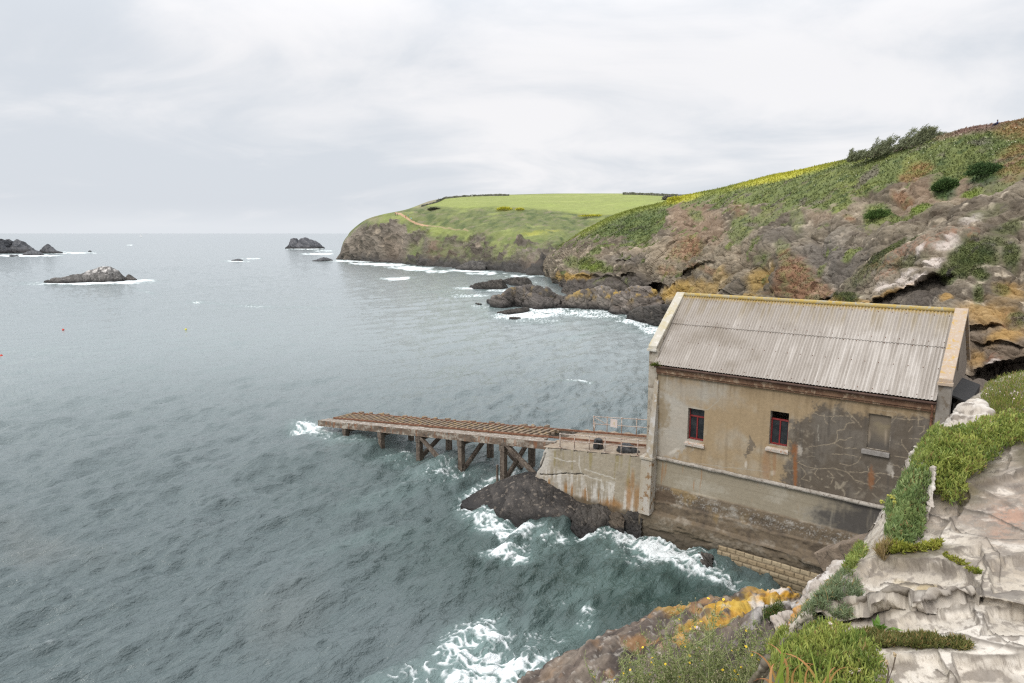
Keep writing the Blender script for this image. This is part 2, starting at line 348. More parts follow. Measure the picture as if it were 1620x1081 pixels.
# ---------------------------------------------------------------- the sea
FOAM = [  # px, py, rx, ry, angle, strength : patches of broken water on the sea surface
 (494,677,34,13,0,1.1),(520,690,60,12,8,.5),(570,697,60,12,5,.42),(625,722,40,10,5,.45),(660,732,60,9,0,.35),(640,716,16,6,0,.8),(735,742,45,10,0,.5),(705,738,25,6,0,.6),
 (740,800,26,22,-30,.8),(768,762,50,13,-30,.95),(795,750,40,11,-20,.9),(700,752,80,17,-8,.55),(770,827,46,18,25,.9),(815,843,50,17,12,1.0),(870,850,60,14,0,.85),(930,846,50,14,0,.75),(850,866,80,12,0,.4),
 (808,880,52,15,0,.9),(985,850,44,22,8,.95),(1030,868,55,26,12,1.15),(1075,884,50,28,15,1.15),(1105,893,40,20,20,1.05),(1135,910,46,16,25,.75),(1175,920,40,10,15,.5),(1000,880,90,26,8,.45),
 (745,1040,75,48,-28,1.05),(770,1065,110,40,-10,1.1),(700,1075,80,30,0,.7),(850,1050,60,26,-25,.75),(765,1000,50,26,-30,.7),(880,1010,80,20,-25,.45),(820,1020,120,40,-20,.45),(780,1110,200,50,0,.95),
 (930,958,26,16,50,.6),(875,985,70,26,60,.28),(960,915,70,20,10,.3),(925,985,20,26,-30,.55),(1000,930,90,18,10,.22),(905,935,60,14,-20,.35),(610,790,80,12,-15,.22),(560,860,120,14,-15,.2),
 (600,418.5,60,3.5,2,1.0),(570,413.5,30,1.6,0,.9),(655,425,45,4.5,3,1.05),(690,430,30,2.4,0,.8),(740,429,50,2.4,2,.95),(765,433,45,2.6,0,.8),(830,437,55,3,0,.7),(622,441.5,26,2.6,0,.95),(640,440,12,2,0,1),
 (745,456,38,2.6,0,.85),(748,468,45,4,0,.75),(700,462,40,2,0,.5),(790,460,40,4,0,.8),(845,447,50,4,0,.5),(770,486,35,6,0,.6),(830,498,62,11,0,1.1),(868,492,60,8,0,1.05),(915,494,60,7,0,.9),(850,508,70,6,0,.6),(960,500,50,7,0,.85),
 (1000,510,44,7,8,.95),(1032,522,28,11,12,1.0),(980,520,70,5,8,.35),(940,526,60,4,-12,.4),(911,603.5,26,2.6,0,.95),(890,606,20,2,0,.5),
 (150,447,105,4.2,-1,1.15),(60,449,40,3.5,0,.6),(228,443.5,26,1.5,0,1.05),(40,404.5,70,2.3,0,1.1),(115,400.5,50,1.6,0,.95),(205,388,8,.9,0,.9),(482,394,36,1.3,0,1.0),(505,402,34,1.9,0,1.0),(515,397,30,1.6,0,.7),(400,409.3,20,1.4,0,.85),(375,413.5,30,1.4,0,.9),(545,413,34,2,0,.9),
 (228,461,30,2.2,15,.55),(312,478.5,16,2.4,0,.85),(345,481,26,2,5,.5),(402,485,42,2.6,2,.62),(480,487,50,2,0,.4),(170,389,30,1,0,.4),(110,398,60,1.5,0,.5)]
def sea_waves(X, Y, sp, full=True):
    rs = np.random.RandomState(5); x = X.ravel(); y = Y.ravel(); s = sp.ravel()
    wp = np.stack([x*.06, y*.06, np.zeros_like(x)], 1); w1 = perlin(wp, 11)*2.2; w2 = perlin(wp+9.1, 12)*2.2
    gain = .75+.5*perlin(np.stack([x*.028, y*.028, np.zeros_like(x)], 1), 17)
    h = np.zeros_like(x); gain = gain*lerp(1.2, .52, sst(30, 150, np.hypot(x, y)))
    for k in range(40):
        lam = .8*(11/.8)**(k/39.); th = math.radians(142)+rs.normal(0, .42); kk = 2*math.pi/lam
        amp = .0150*lam**.72*rs.uniform(.6, 1.3); at = np.clip(lam/(2.6*s)-.55, 0, 1)
        ph = kk*(math.cos(th)*(x+w1)+math.sin(th)*(y+w2))+rs.uniform(0, 6.28)
        sn = np.sin(ph); h += amp*at*gain*(sn+.22*np.cos(2*ph))
    for lam, amp, sd in ((2.6, .16, 2), (1.3, .19, 3), (.65, .16, 4), (.33, .09, 6)):
        at = np.clip(lam/(2.2*s)-.5, 0, 1); ok = at > 0
        c, d = math.cos(math.radians(142)), math.sin(math.radians(142))
        q = np.stack([(x*c+y*d)/lam, (-x*d+y*c)/(lam*2.7), np.full_like(x, .3)], 1)[ok]
        h[ok] += amp*(at*gain)[ok]*(.12*(ridged(q, 2, sd)-.55)+1.35*perlin(q*1.3+5, sd+20))
    return h.reshape(X.shape)
def build_sea():
    py = np.concatenate([np.arange(1500, 1130, -9), np.arange(1130, 560, -1.25/Q), np.arange(560, 410, -1.0/Q), np.arange(410, 372, -.6/Q), np.array([371.6, 371.2, 370.9, 370.6, 370.3, 370.0, 369.8, 369.65, 369.55])])
    px = np.concatenate([np.arange(-900, -40, 30), np.arange(-40, 1330, 1.45/Q), np.arange(1330, 2500, 40)])
    PX, PY = np.meshgrid(px, py); P = at_z(PX, PY, 0.); X, Y = P[..., 0].astype(F4), P[..., 1].astype(F4)
    sp = np.maximum(np.abs(np.gradient(Y, axis=0)), np.abs(np.gradient(X, axis=1))*1.0).astype(F4)
    sp = np.sqrt(np.abs(np.gradient(Y, axis=0))*np.abs(np.gradient(X, axis=1))).astype(F4)*1.15
    h = sea_waves(X, Y, sp)
    P[..., 2] = h
    f = np.zeros(PX.shape, F4)
    q = np.stack([X.ravel()*.16, Y.ravel()*.16, np.zeros(X.size)], 1); wv = (fbm(q, 4, 21)*.55).reshape(X.shape)
    for b in FOAM:
        cx, cy, rx, ry, a, s = b; R = max(rx, ry)*1.9+8
        m = (np.abs(PX-cx) < R) & (np.abs(PY-cy) < R)
        if not m.any(): continue
        a = math.radians(a); dx, dy = PX[m]-cx, PY[m]-cy
        r = np.hypot((dx*math.cos(a)+dy*math.sin(a))/rx, (-dx*math.sin(a)+dy*math.cos(a))/ry)+wv[m]*.8
        f[m] = np.maximum(f[m], s*(1-sst(.25, 1.45, r)))
    L = np.clip(sp.ravel(), .1, 8)
    def scl(k): return np.stack([X.ravel()/k, Y.ravel()/(k*1.0), np.zeros(X.size)], 1)
    wq = scl(1.2); dx = perlin(wq, 31)*.9; dy = perlin(wq+5.5, 32)*.9; off = np.stack([dx, dy, 0*dx], 1)
    l1 = 1-np.minimum(np.abs(perlin(scl(.95)+off, 33))*2.8, 1); l2 = 1-np.minimum(np.abs(perlin(scl(.36)+off*1.4, 34))*2.6, 1); l3 = fbm(scl(.16)+off, 3, 35)
    near = np.clip(1.1-L/1.2, 0, 1)
    lace = (.45*l1+.38*l2+.22*l3)*near+(.52+.40*fbm(scl(3.5)*np.array([1, .45, 1]), 4, 36))*(1-near)
    lace = lace.reshape(X.shape)
    nr = near.reshape(X.shape)
    foam = nr*sst(.62, 1.12, f*1.05+(lace-.5)*1.5-.04)*np.clip(f*3, 0, 1)+(1-nr)*sst(.42, .85, f*.95+(lace-.54)*1.5)*np.clip(f*3, 0, 1)
    P[..., 2] += foam*nr*(.02+.05*lace)
    # aerated green water round the foam, scattered whitecap flecks on the crests
    fl = fbm(scl(2.4)*np.array([.8, 1.8, 1]), 3, 41).reshape(X.shape)+h*.7+.35*perlin(scl(60), 43).reshape(X.shape)
    foam = np.maximum(foam, sst(.86, 1.1, fl)*.32*near.reshape(X.shape))
    aer = np.clip(f*.75, 0, .8)
    green = blob(PX, PY, [(1010,935,220,90,10,1),(900,890,300,110,10,.8),(960,985,160,60,-20,.9),(700,760,220,60,0,.5),(620,720,120,30,0,.5)], wv*.6, .8)
    reef = blob(PX, PY, [(45,862,60,34,20,.9),(150,890,45,16,0,.35),(450,975,60,36,-30,.55),(1150,905,30,14,0,.0)], wv*1.2, .9)*.7
    return grid_obj('sea', P, mat_sea(), attrs={'foam': foam, 'aer': aer, 'green': green, 'reef': reef, 'bay': sst(34, 120, np.hypot(X, Y)), 'calm': lerp(1., .50, sst(35, 160, np.hypot(X, Y)))}, up=(0, 0, 1))  # 'bay' paints brighter sky reflection into the water by distance from the camera
def mat_sea():
    m = bpy.data.materials.new('sea_water'); m.use_nodes = True; t = m.node_tree; b = t.nodes['Principled BSDF']; L = t.links.new
    A = lambda n: nd(t, 'ShaderNodeAttribute', attribute_name=n).outputs['Fac']
    tc = nd(t, 'ShaderNodeTexCoord')
    c = mix_n(t, A('bay'), (.098, .126, .128), (.225, .265, .268)); c = mix_n(t, A('green'), c, (.034, .062, .054))  # base colour paler farther out, standing in for reflected sky
    c = mix_n(t, A('reef'), c, (.125, .14, .135)); c = mix_n(t, A('aer'), c, (.17, .25, .235))
    c = mix_n(t, A('foam'), c, (.74, .78, .78))
    L(c, b.inputs['Base Color']); b.inputs['IOR'].default_value = 1.42
    L(math_n(t, 'MULTIPLY_ADD', A('foam'), .7, .11), b.inputs['Roughness'])
    hh = None
    for s, k, st in ((2.1, 1.0, (1, .55, 1)), (5.5, .55, (1, .6, 1)), (14., .2, (1, .7, 1))):
        mp = nd(t, 'ShaderNodeMapping'); mp.vector_type = 'TEXTURE'; mp.inputs['Scale'].default_value = (1/st[1], 1, 1); mp.inputs['Rotation'].default_value = (0, 0, math.radians(52)); L(tc.outputs['Object'], mp.inputs[0])
        n = nd(t, 'ShaderNodeTexNoise', Scale=s, Detail=3.0, Roughness=.55, Distortion=.4); L(mp.outputs[0], n.inputs['Vector'])
        hh = math_n(t, 'MULTIPLY', n.outputs[0], k) if hh is None else math_n(t, 'MULTIPLY_ADD', n.outputs[0], k, hh)
    n4 = nd(t, 'ShaderNodeTexNoise', Scale=.35, Detail=4.0, Roughness=.6); mp = nd(t, 'ShaderNodeMapping'); mp.vector_type = 'TEXTURE'; mp.inputs['Scale'].default_value = (2.2, .8, 1); mp.inputs['Rotation'].default_value = (0, 0, math.radians(52)); L(tc.outputs['Object'], mp.inputs[0]); L(mp.outputs[0], n4.inputs['Vector'])
    hh = math_n(t, 'MULTIPLY_ADD', n4.outputs[0], 1.0, hh)
    bp = nd(t, 'ShaderNodeBump', Strength=1.0, Distance=.17); L(hh, bp.inputs['Height']); L(A('calm'), bp.inputs['Strength']); L(bp.outputs[0], b.inputs['Normal'])
    return m
sea = tag(build_sea(), kind='structure')

# ---------------------------------------------------------------- rock and hill surfaces
R1 = rotm(.45, .5, .6); R2 = rotm(-.3, .65, -.4)
BLOCK = np.zeros(0, F4)
def rock_disp(V, size, amp, seed, R=R1, an=(1, 1, 2.0)):
    """three scales of broken blocks with grooves between them; leaves a per-block shade in BLOCK"""
    global BLOCK
    q = (V@R)*np.array(an, F4)/size
    w = np.stack([perlin(q*.9, seed+50), perlin(q*.9+3.3, seed+51), perlin(q*.9+7.7, seed+52)], 1)*.14
    a, e1 = facets(q+w, seed); t1 = TINT; b, e2 = facets((q+w)*2.6+11, seed+1); t2 = TINT; c, e3 = facets((q+w)*6.1+5, seed+2); t3 = TINT
    n = fbm(q*7, 3, seed+3)
    crack = (1-sst(0, .07, e1))*.22+(1-sst(0, .08, e2))*.13+(1-sst(0, .10, e3))*.05
    BLOCK = t1*.35+t2*.4+t3*.35
    return amp*(a*1.1+b*.58+c*.30+n*.08-crack), e1, e2
def rock_col(V, size, seed, c1, c2, c3, R=R1):
    q = (V@R)/size
    n = fbm(q*np.array([.5, .5, 1.6]), 5, seed+20); k = fbm(q*3.1, 4, seed+21)
    c = np.repeat(np.array([c1], F4), len(V), 0); c = mixc(c, c2, sst(-.25, .35, n)); c = mixc(c, c3, sst(.15, .5, k))
    if len(BLOCK) == len(V): c = c*(1+.26*BLOCK)[:, None]
    return c*(1+.20*fbm(q*8, 3, seed+22))[:, None]
def upn(N): return np.clip(N[..., 2], 0, 1)

def build_headland():
    global HEAD_A, HEAD_X, HEAD_Y
    W = lambda px, py: tuple(at_z(px, py, 0.))
    def colm(l): return [at_y(np.array([p[0]]), np.array([p[1]]), np.array([p[2]]))[0] for p in l]
    cols = [
     [(532,409,462),(535,406,464),(538,403,466),(540,401,468),(541,400,470),(542,399,472),(543,398.5,475)],
     [(550,412.5,446),(544,397,450),(543,388,454),(544.5,381,458),(548,376,462),(553,371.5,468),(557,368,476)],
     [(572,414.5,432),(568,392,438),(566,372,444),(568,362,448),(570,357.5,452),(575,352.5,458),(582,348,466)],
     [(604,417,412),(603,395,420),(602,372,426),(602,357,430),(604,350,434),(606,343,440),(608,339.5,448)],
     [(645,420.5,386),(646,400,396),(649,378,404),(652,361,410),(653,352,413),(648,341,424),(646,331,450)],
     [(690,424.5,358),(690,408,370),(691,390,380),(692,374,389),(692,362,396),(684,334,430),(683,317.5,500)],
     [(735,427,340),(735,410,352),(735,390,362),(735,371,371),(733,361,380),(728,329,425),(728,310,520)],
     [(785,429.5,318),(783,412,330),(781,390,341),(780,371,352),(780,360,362),(780,328,418),(780,308.8,520)],
     [(830,432,296),(829,415,308),(828,395,320),(827,378,332),(826,366,345),(830,330,408),(830,307.5,515)],
     [(872,437,276),(872,420,290),(871,400,306),(871,386,320),(871,372,337),(872,335,395),(872,306.5,510)],
     [(920,442,262),(920,425,276),(920,402,296),(920,388,312),(920,374,330),(920,341,380),(920,306.5,500)],
     [(980,445,258),(980,425,272),(980,402,290),(980,388,306),(980,372,322),(980,340,360),(980,306.5,490)],
     [(1050,445,258),(1050,425,270),(1050,402,286),(1050,385,300),(1050,365,315),(1045,332,345),(1045,307.5,470)],
     [(1130,445,256),(1130,425,266),(1130,400,280),(1130,380,292),(1130,355,305),(1130,328,330),(1130,309,440)]]
    P = np.array([colm(c) for c in cols]).transpose(1, 0, 2)
    front = P[0]+np.array([0, -2, 0]); front[:, 2] = -3
    back = P[-1]+np.array([12, 45, -4]); back2 = back+np.array([30, 90, -22]); back3 = back2+np.array([20, 60, -20])
    P = np.concatenate([front[None], P, back[None], back2[None], back3[None]])
    A = net(P, .95, 60, 1.6); nu, nv = A.shape[:2]; N = grid_normals(A); V = A.reshape(-1, 3).astype(F4); X, Y = proj(V)
    wn = fbm(V/14., 4, 60); wf = fbm(V/5., 3, 61)
    # rock below a wandering edge, plants above
    ex = [530,560,590,600,620,640,655,690,740,765,800,830,860,900,1130]; ey = [398,372,350,352,352,356,368,377,376,374,382,392,386,396,396]
    edge = np.interp(X, ex, ey)
    gul = blob(X, Y, [(655,405,10,34,25),(700,400,22,20,10,.8),(745,395,26,18,0,.8),(800,395,24,20,-25,.95),(835,395,14,24,-25,.8),(780,385,30,12,0,.9),(720,405,16,12,20,.7),(870,385,20,20,0,.9)], wn*.5, .7)
    veg = sst(-5, 5, edge-Y+wn*24+wf*11); veg = np.maximum(veg, gul*sst(424, 404, Y+wf*8)*sst(-.35, .15, wf+wn*.6)*.95)
    veg = np.where(Y < edge-24, 1, veg)
    d, e1, e2 = rock_disp(V, 13., 4.2, 3, R1, (1, 1, 1.4))
    bump = (facets(V/np.array([3.2, 3.2, 2.6], F4)+wf[:, None]*.25, 9, .1)[1]*1.5+fbm(V/7., 4, 62)*1.6)
    gl = sst(300, 360, Y)*1.0
    field = sst(-1.2, 1.2, polyd(X, Y+wf*1.0, [(667,326),(690,320),(703,314.2),(746,310.5),(800,309),(900,306),(985,306),(1062,309),(1062,322),(1045,328),(1010,332),(985,341),(930,340),(895,336),(860,332),(820,329),(780,327.5),(730,329.5),(690,327.5)]))
    D = d*(1-veg)+bump*veg*(1-field)*.8*sst(462, 440, V[:, 1]+0*V[:, 0]) - .4*field
    # gullies running down to the sea
    gx = X+ (Y-400)*.5
    D += -1.5*sst(.55, .95, ridged(np.stack([gx/42., Y/220., 0*X], 1), 2, 66))*sst(350, 385, Y)
    hc = np.interp(X, [535,543,548,556,570,581,593,606,624,646,683,703,746,800,1130], [402,396,378,369,357,348.5,345.5,341,337,330.5,317.5,313,310,308.5,308]); D *= sst(-1, 14, Y-hc)*.9+.1
    V2 = V+N.reshape(-1, 3)*D[:, None]; V = V2.astype(F4)
    c = rock_col(V, 16., 3, (.105, .09, .072), (.20, .172, .138), (.28, .235, .18))
    wet = sst(398, 420, Y+wn*8-np.interp(X, [540, 870], [-4, 6])); c = mixc(c, (.050, .048, .046), wet*.9)
    c = mixc(c, (.22, .14, .085), .6*blob(X, Y, [(690,388,8,22,15,.7),(692,378,10,10,0,.6),(625,395,14,20,0,.3),(845,420,14,8,0,.4),(700,405,18,6,0,.5)], wf*.6, .8))
    g = np.repeat(np.array([[.145, .165, .065]], F4), len(V), 0); q = V/9.
    st = fbm(np.stack([V[:, 0]/4.-V[:, 2]/6., V[:, 1]/9., V[:, 2]/5.], 1), 4, 70)
    g = mixc(g, (.085, .112, .042), sst(-.15, .4, st)); g = mixc(g, (.20, .18, .115), sst(.05, .45, fbm(q*1.9, 4, 71))*.8); g = mixc(g, (.24, .27, .09), sst(.15, .5, fbm(q*.7+4, 4, 72))*.8)
    g = mixc(g, (.24, .275, .085), .8*blob(X, Y, [(620,345,30,8,0,.8),(700,366,50,6,6,.85),(650,365,14,10,0,.5),(830,372,50,8,0,.6),(640,400,20,24,30,.4),(800,400,26,20,-30,.7),(750,330,60,3,0,.5)], wf*.5, .8))
    c = mixc(c, g, veg[:, None][:, 0])
    c = mixc(c, (.44, .29, .18), (1-sst(1.0, 2.1, lined(X, Y, [(626,337.5),(633,338.5),(641,343),(648,348),(656,352.5),(668,356),(676,357)])))*.95)
    c = mixc(c, (.36, .27, .17), (1-sst(.6, 1.6, lined(X, Y, [(676,357),(700,360.5),(720,363),(740,365)])))*.6)
    c = mixc(c, (.30, .25, .18), blob(X, Y, [(676,322,18,3,-20,.7),(590,346,12,5,0,.4)], 0, .8))
    ye = blob(X, Y, [(800,329.5,12,4.5,-5,1),(822,331,7,3,0,.8),(937,338.5,28,2.2,2,.9),(846,369,22,4,0,.8),(875,365,14,2,0,.7),(1090,314,30,3,0,.8)], wf*.9, .6); c = mixc(c, (.46, .43, .06), ye*.5*sst(-.3, .2, wf))
    fc = np.repeat(np.array([[.245, .28, .085]], F4), len(V), 0); fc = mixc(fc, (.27, .32, .085), sst(-.1, .5, fbm(V/np.array([25, 14, 4], F4), 4, 80))*.7); fc = mixc(fc, (.31, .33, .12), sst(.1, .5, fbm(V/np.array([60, 9, 5], F4), 3, 81))*.6)
    sp = fbm(V/np.array([2.6, 2.6, 2.], F4), 3, 82); fc = mixc(fc, (.16, .21, .065), sst(.42, .6, sp)*.75)
    c = mixc(c, fc, field)
    A2 = V2.reshape(A.shape); HEAD_A, HEAD_X, HEAD_Y = V2, X, Y
    fm = field.reshape(nu, nv); ff = (fm[:-1, :-1]+fm[1:, 1:]+fm[:-1, 1:]+fm[1:, :-1]).ravel() > 2
    tag(grid_obj('headland', A2, M['rock_far'], col=c, keep=~ff), kind='structure')
    tag(grid_obj('field', A2, M['rock_far'], col=c, keep=ff), kind='structure')
build_headland()
def pick(px, py, A, X, Y):
    """the surface point seen nearest to a place in the view, never one behind the brow"""
    d = (X-px)**2+(Y-py)**2; i = np.where(d < max(2.0, d.min()*1.5))[0]; return A[i[np.argmin(A[i, 1])]]
def on_head(px, py):
    return pick(px, py, HEAD_A, HEAD_X, HEAD_Y)

def scatter_leaves(V, N, col, n, size, rs, name, mat, lift=.1, tri=2, upb=.4, elong=1.1):
    """n small clusters of leaf-sized triangles standing on given points"""
    i = rs.randint(0, len(V), n); B = V[i]+N[i]*(rs.rand(n, 1)*lift); out = []; cc = []
    for k in range(tri):
        d = N[i]*.7+np.array([0, 0, upb])+rs.normal(0, .55, (n, 3)); d /= np.linalg.norm(d, axis=1, keepdims=True)
        s = np.cross(d, rs.normal(0, 1, (n, 3))); s /= np.linalg.norm(s, axis=1, keepdims=True)
        sz = (size[i] if hasattr(size, '__len__') else size)*rs.uniform(.6, 1.3, n); sz = np.asarray(sz)[:, None]
        b = B+rs.normal(0, .3, (n, 3))*sz
        out.append(np.stack([b-s*sz*.45, b+s*sz*.45, b+d*sz*elong], 1)); cc.append(np.repeat((col[i]*rs.uniform(.78, 1.28, (n, 1)))[:, None], 3, 1))
    T = np.concatenate(out).reshape(-1, 3); C = np.concatenate(cc).reshape(-1, 3)
    return mesh_obj(name, T, np.arange(len(T)).reshape(-1, 3), mat, col=C, smooth=False)

def build_hill():
    global HILL_A, HILL_X, HILL_Y
    cols = [
     [(868,440,278),(862,421,285),(865,406,288),(873,396,290),(884,390,292),(892,386,298)],
     [(890,455,214),(882,430,222),(893,410,228),(905,395,236),(913,381,250),(924,366,266)],
     [(905,467,180),(915,440,186),(925,415,192),(935,392,200),(948,370,225),(965,345,254)],
     [(950,464,172),(955,440,176),(965,415,181),(975,390,190),(988,362,215),(1002,333,245)],
     [(1000,472,160),(1003,445,163),(1010,415,168),(1018,390,178),(1028,358,200),(1040,324.5,237)],
     [(1050,482,140),(1055,450,144),(1060,415,150),(1064,380,160),(1070,345,190),(1080,312.5,224)],
     [(1110,500,115),(1112,460,120),(1115,415,128),(1120,375,138),(1130,335,165),(1145,299,196)],
     [(1190,512,95),(1190,465,100),(1195,415,106),(1200,370,115),(1210,325,138),(1225,279,163)],
     [(1270,525,82),(1270,475,85),(1275,420,92),(1280,365,101),(1290,312,118),(1303,263.5,139)],
     [(1350,535,72),(1352,480,75),(1356,420,82),(1360,355,92),(1366,298,106),(1376,247,123)],
     [(1440,540,64),(1440,480,66),(1445,410,73),(1450,340,84),(1455,280,96),(1459,227.5,109)],
     [(1530,545,60),(1530,480,62),(1532,400,68),(1535,330,78),(1538,262,90),(1541,204,100)],
     [(1620,545,58),(1620,480,60),(1620,390,65),(1620,310,74),(1620,242,86),(1620,191,96)],
     [(1750,545,57),(1750,480,59),(1750,370,63),(1750,280,71),(1750,205,82),(1750,158,91)],
     [(1960,545,57),(1960,480,60),(1960,350,64),(1960,250,70),(1960,165,80),(1960,115,88)]]
    P = np.array([[at_y(*map(np.array, p)) for p in c] for c in cols]).transpose(1, 0, 2)
    front = P[0]+np.array([0, -3, 0]); front[:, 2] = -2
    back = P[-1]+np.array([6, 26, -.6]); back2 = back+np.array([15, 60, -8])
    P = np.concatenate([front[None], P, back[None], back2[None]])
    A = net(P, 1.0, 120, 2.0); nu, nv = A.shape[:2]; N = grid_normals(A); V = A.reshape(-1, 3).astype(F4); X, Y = proj(V)
    dist = np.linalg.norm(V-CAMP, axis=1).astype(F4); sc = np.clip(dist/100, .6, 2.2)
    wn = fbm(V/7., 4, 110); wf = fbm(V/2.4, 4, 111); ww = wn*.45+wf*.3
    below = lambda pts: np.interp(X, [p[0] for p in pts], [p[1] for p in pts])
    vedge = below([(860,384),(900,384),(924,379),(960,384),(985,384),(1020,388),(1045,372),(1060,336),(1075,322),(1100,322),(1120,322),(1150,328),(1180,326),(1210,334),(1240,330),(1270,330),(1300,338),(1330,330),(1350,312),(1375,300),(1400,296),(1430,292),(1460,292),(1490,285),(1530,290),(1560,300),(1620,290),(1960,220)])
    veg = sst(-4, 4, vedge-Y+wn*24+wf*14)
    patches = blob(X, Y, [(1495,300,20,19,0),(1563,287,26,20,10),(1388,340,24,17,-25),(1458,334,20,12,-10),(1415,350,12,8,0),(1545,312,22,8,-10),(1175,360,18,18,0,.85),(1165,375,12,10,0,.8),(1215,345,26,10,-30,.7),(1262,345,10,20,0,.6),(1100,340,10,7,0,.8),(1085,327,8,5,0,.8),(935,420,26,12,10,.9),(905,415,12,10,0,.7),(960,428,14,6,0,.8),(1240,395,14,14,30,.55),(1205,410,16,10,-30,.4),(1580,300,40,40,0,.6),(1600,320,40,20,0,.7),(1600,255,60,30,0,.8)], ww, .35)
    rustveg = blob(X, Y, [(1455,270,22,12,0,1),(1440,283,16,8,0,.9),(1262,440,26,26,0,1),(1290,455,20,16,0,.9),(1245,410,12,14,0,.8),(1090,390,20,18,0,.9),(1075,400,18,14,0,.8),(1170,335,14,10,0,.5),(1110,425,30,6,10,.6),(1260,463,40,8,0,.9),(1060,430,16,8,0,.6),(1608,205,30,16,0,1),(1612,240,20,8,0,.8),(1605,270,26,30,0,.7),(1343,345,8,4,0,.9),(1425,312,14,5,0,.9)], ww, .5)
    earth = blob(X, Y, [(1095,345,34,24,0,1),(1120,360,24,26,0,.8),(1470,310,40,20,0,.9),(1535,270,50,14,0,.9),(1510,285,30,10,0,.8),(1430,330,24,14,0,.7),(1520,310,20,20,0,.7),(1300,345,20,8,0,.5),(1090,370,26,20,0,.8)], ww, .5)
    dents = blob(X, Y, [(1097,434,30,8,-33,3.6),(1112,425,20,6,-30,3.2),(1040,456,15,8,0,8.),(1320,480,40,10,0,4.),(1290,483,40,7,0,4.),(975,407,8,5,0,2.5),(990,418,12,4,0,2.5),(1000,440,14,5,0,2.5),(1150,468,14,5,30,2.5),(1310,420,30,26,0,.0),(945,447,40,8,0,2.)], ww*.6, .25)
    d, e1, e2 = rock_disp(V, 11.0, 1.75, 7, R2, (1, 1, 1.5)); d2, f1, f2 = rock_disp(V+31, 3.2, .50, 8, R1, (1, 1, 1.2))
    bulge = fbm(V/16., 3, 112)*2.5
    lump = facets(V/np.array([1.3, 1.3, 1.1], F4)/sc[:, None]+ww[:, None]*.3, 19, .1)[1]*.4*sc+fbm(V/2.6, 4, 113)*.35
    scat = sst(.30, .46, fbm(V/3.4+40, 4, 130)+.35*fbm(V/11.+3, 3, 131))*sst(470, 430, Y)*sst(-.1, .25, N.reshape(-1, 3)[:, 2]+.3*wf-.1)*.9
    vg = np.maximum(np.maximum(veg, patches), scat)
    D = (d+d2)*(1-vg*.75)+bulge*.6+(lump+.06+patches*.2)*vg
    crest = below([(860,390),(924,366),(965,345),(1002,333),(1040,324.5),(1080,312.5),(1145,299),(1225,279),(1303,263.5),(1376,247),(1459,227.5),(1541,204),(1620,191),(1960,115)])
    D *= sst(-2, 26, Y-crest)*.9+.10
    V2 = V+N.reshape(-1, 3)*D[:, None]
    aw = V*np.array([1, 1, 0], F4); aw /= np.linalg.norm(aw, axis=1, keepdims=True); V2 = V2+aw*dents[:, None]; V = V2.astype(F4)
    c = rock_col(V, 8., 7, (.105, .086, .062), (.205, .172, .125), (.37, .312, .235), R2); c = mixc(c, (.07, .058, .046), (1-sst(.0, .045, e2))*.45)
    n5 = fbm((V@R2)/np.array([3., 3., .8], F4), 4, 120); c = mixc(c, (.115, .088, .066), sst(.05, .5, n5)*.6)
    pale = blob(X, Y, [(1030,395,50,10,-5,.7),(935,405,40,10,0,.5),(1055,405,30,16,-35,.8),(1160,400,30,30,-40,.5),(1385,290,10,12,0,.8),(1340,320,40,30,0,.4),(1190,330,12,8,0,.5),(1270,330,30,10,0,.5),(910,430,14,12,0,.6)], ww, .8); c = mixc(c, (.38, .305, .215), pale*.6)
    grey = blob(X, Y, [(1310,410,60,44,-20,.9),(1240,370,40,14,-20,.6),(985,412,40,8,0,.7),(1130,460,40,20,0,.5)], ww, .8); c = mixc(c, (.165, .15, .135), grey*.65)
    dark = sst(428, 452, Y+ww*14)*sst(1080, 1000, X); c = mixc(c, (.075, .066, .06), dark*.85)
    ye = blob(X, Y, [(1085,460,20,12,0,.8),(1060,465,26,10,-20,.9),(905,440,22,6,8,.9),(1200,440,22,16,-45,.6),(1115,455,30,14,0,.6),(1220,425,10,14,0,.5),(925,440,16,6,10,.7),(1140,440,20,16,0,.4),(1190,470,20,6,0,.6)], ww*1.5, .5); c = mixc(c, (.40, .255, .06), ye*.8)
    c = mixc(c, (.27, .185, .125), earth*.6)
    g = np.repeat(np.array([[.140, .165, .060]], F4), len(V), 0)
    g = mixc(g, (.175, .195, .062), sst(-.1, .45, fbm(V/5., 4, 121))); g = mixc(g, (.055, .080, .030), sst(.0, .45, fbm(V/1.8+3, 4, 122))*.85); g = mixc(g, (.15, .128, .105), sst(.12, .42, fbm(V/4.+8, 4, 123))*.8)
    crest = below([(860,390),(924,366),(965,345),(1002,333),(1040,324.5),(1080,312.5),(1145,299),(1225,279),(1303,263.5),(1376,247),(1459,227.5),(1541,204),(1620,191),(1960,115)])
    top = 1-sst(2, 12, Y-crest+wn*6)
    g = mixc(g, (.23, .26, .055), top*.7*sst(1420, 1300, X)); g = mixc(g, (.42, .40, .05), blob(X, Y, [(1240,279,70,6,-14,.95),(1190,290,30,4,-14,.7),(1080,316,26,5,-15,.95)], wf*.5, .6)*.85)
    g = mixc(g, (.24, .16, .13), top*blob(X, Y, [(1560,205,60,9,-8,1),(1500,214,30,6,-10,.6)], wf*.4, .5))
    g = mixc(g, (.030, .064, .022), blob(X, Y, [(1495,300,20,19,0),(1563,287,26,20,10),(1000,360,60,20,-20,.5),(1575,225,50,24,0,.35)], ww, .4)*.7)
    g = mixc(g, (.16, .22, .03), blob(X, Y, [(1458,338,18,7,0,.9),(1590,325,40,14,-10,.8),(1540,318,20,6,0,.8),(935,425,16,7,0,.9)], ww, .6)*.7)
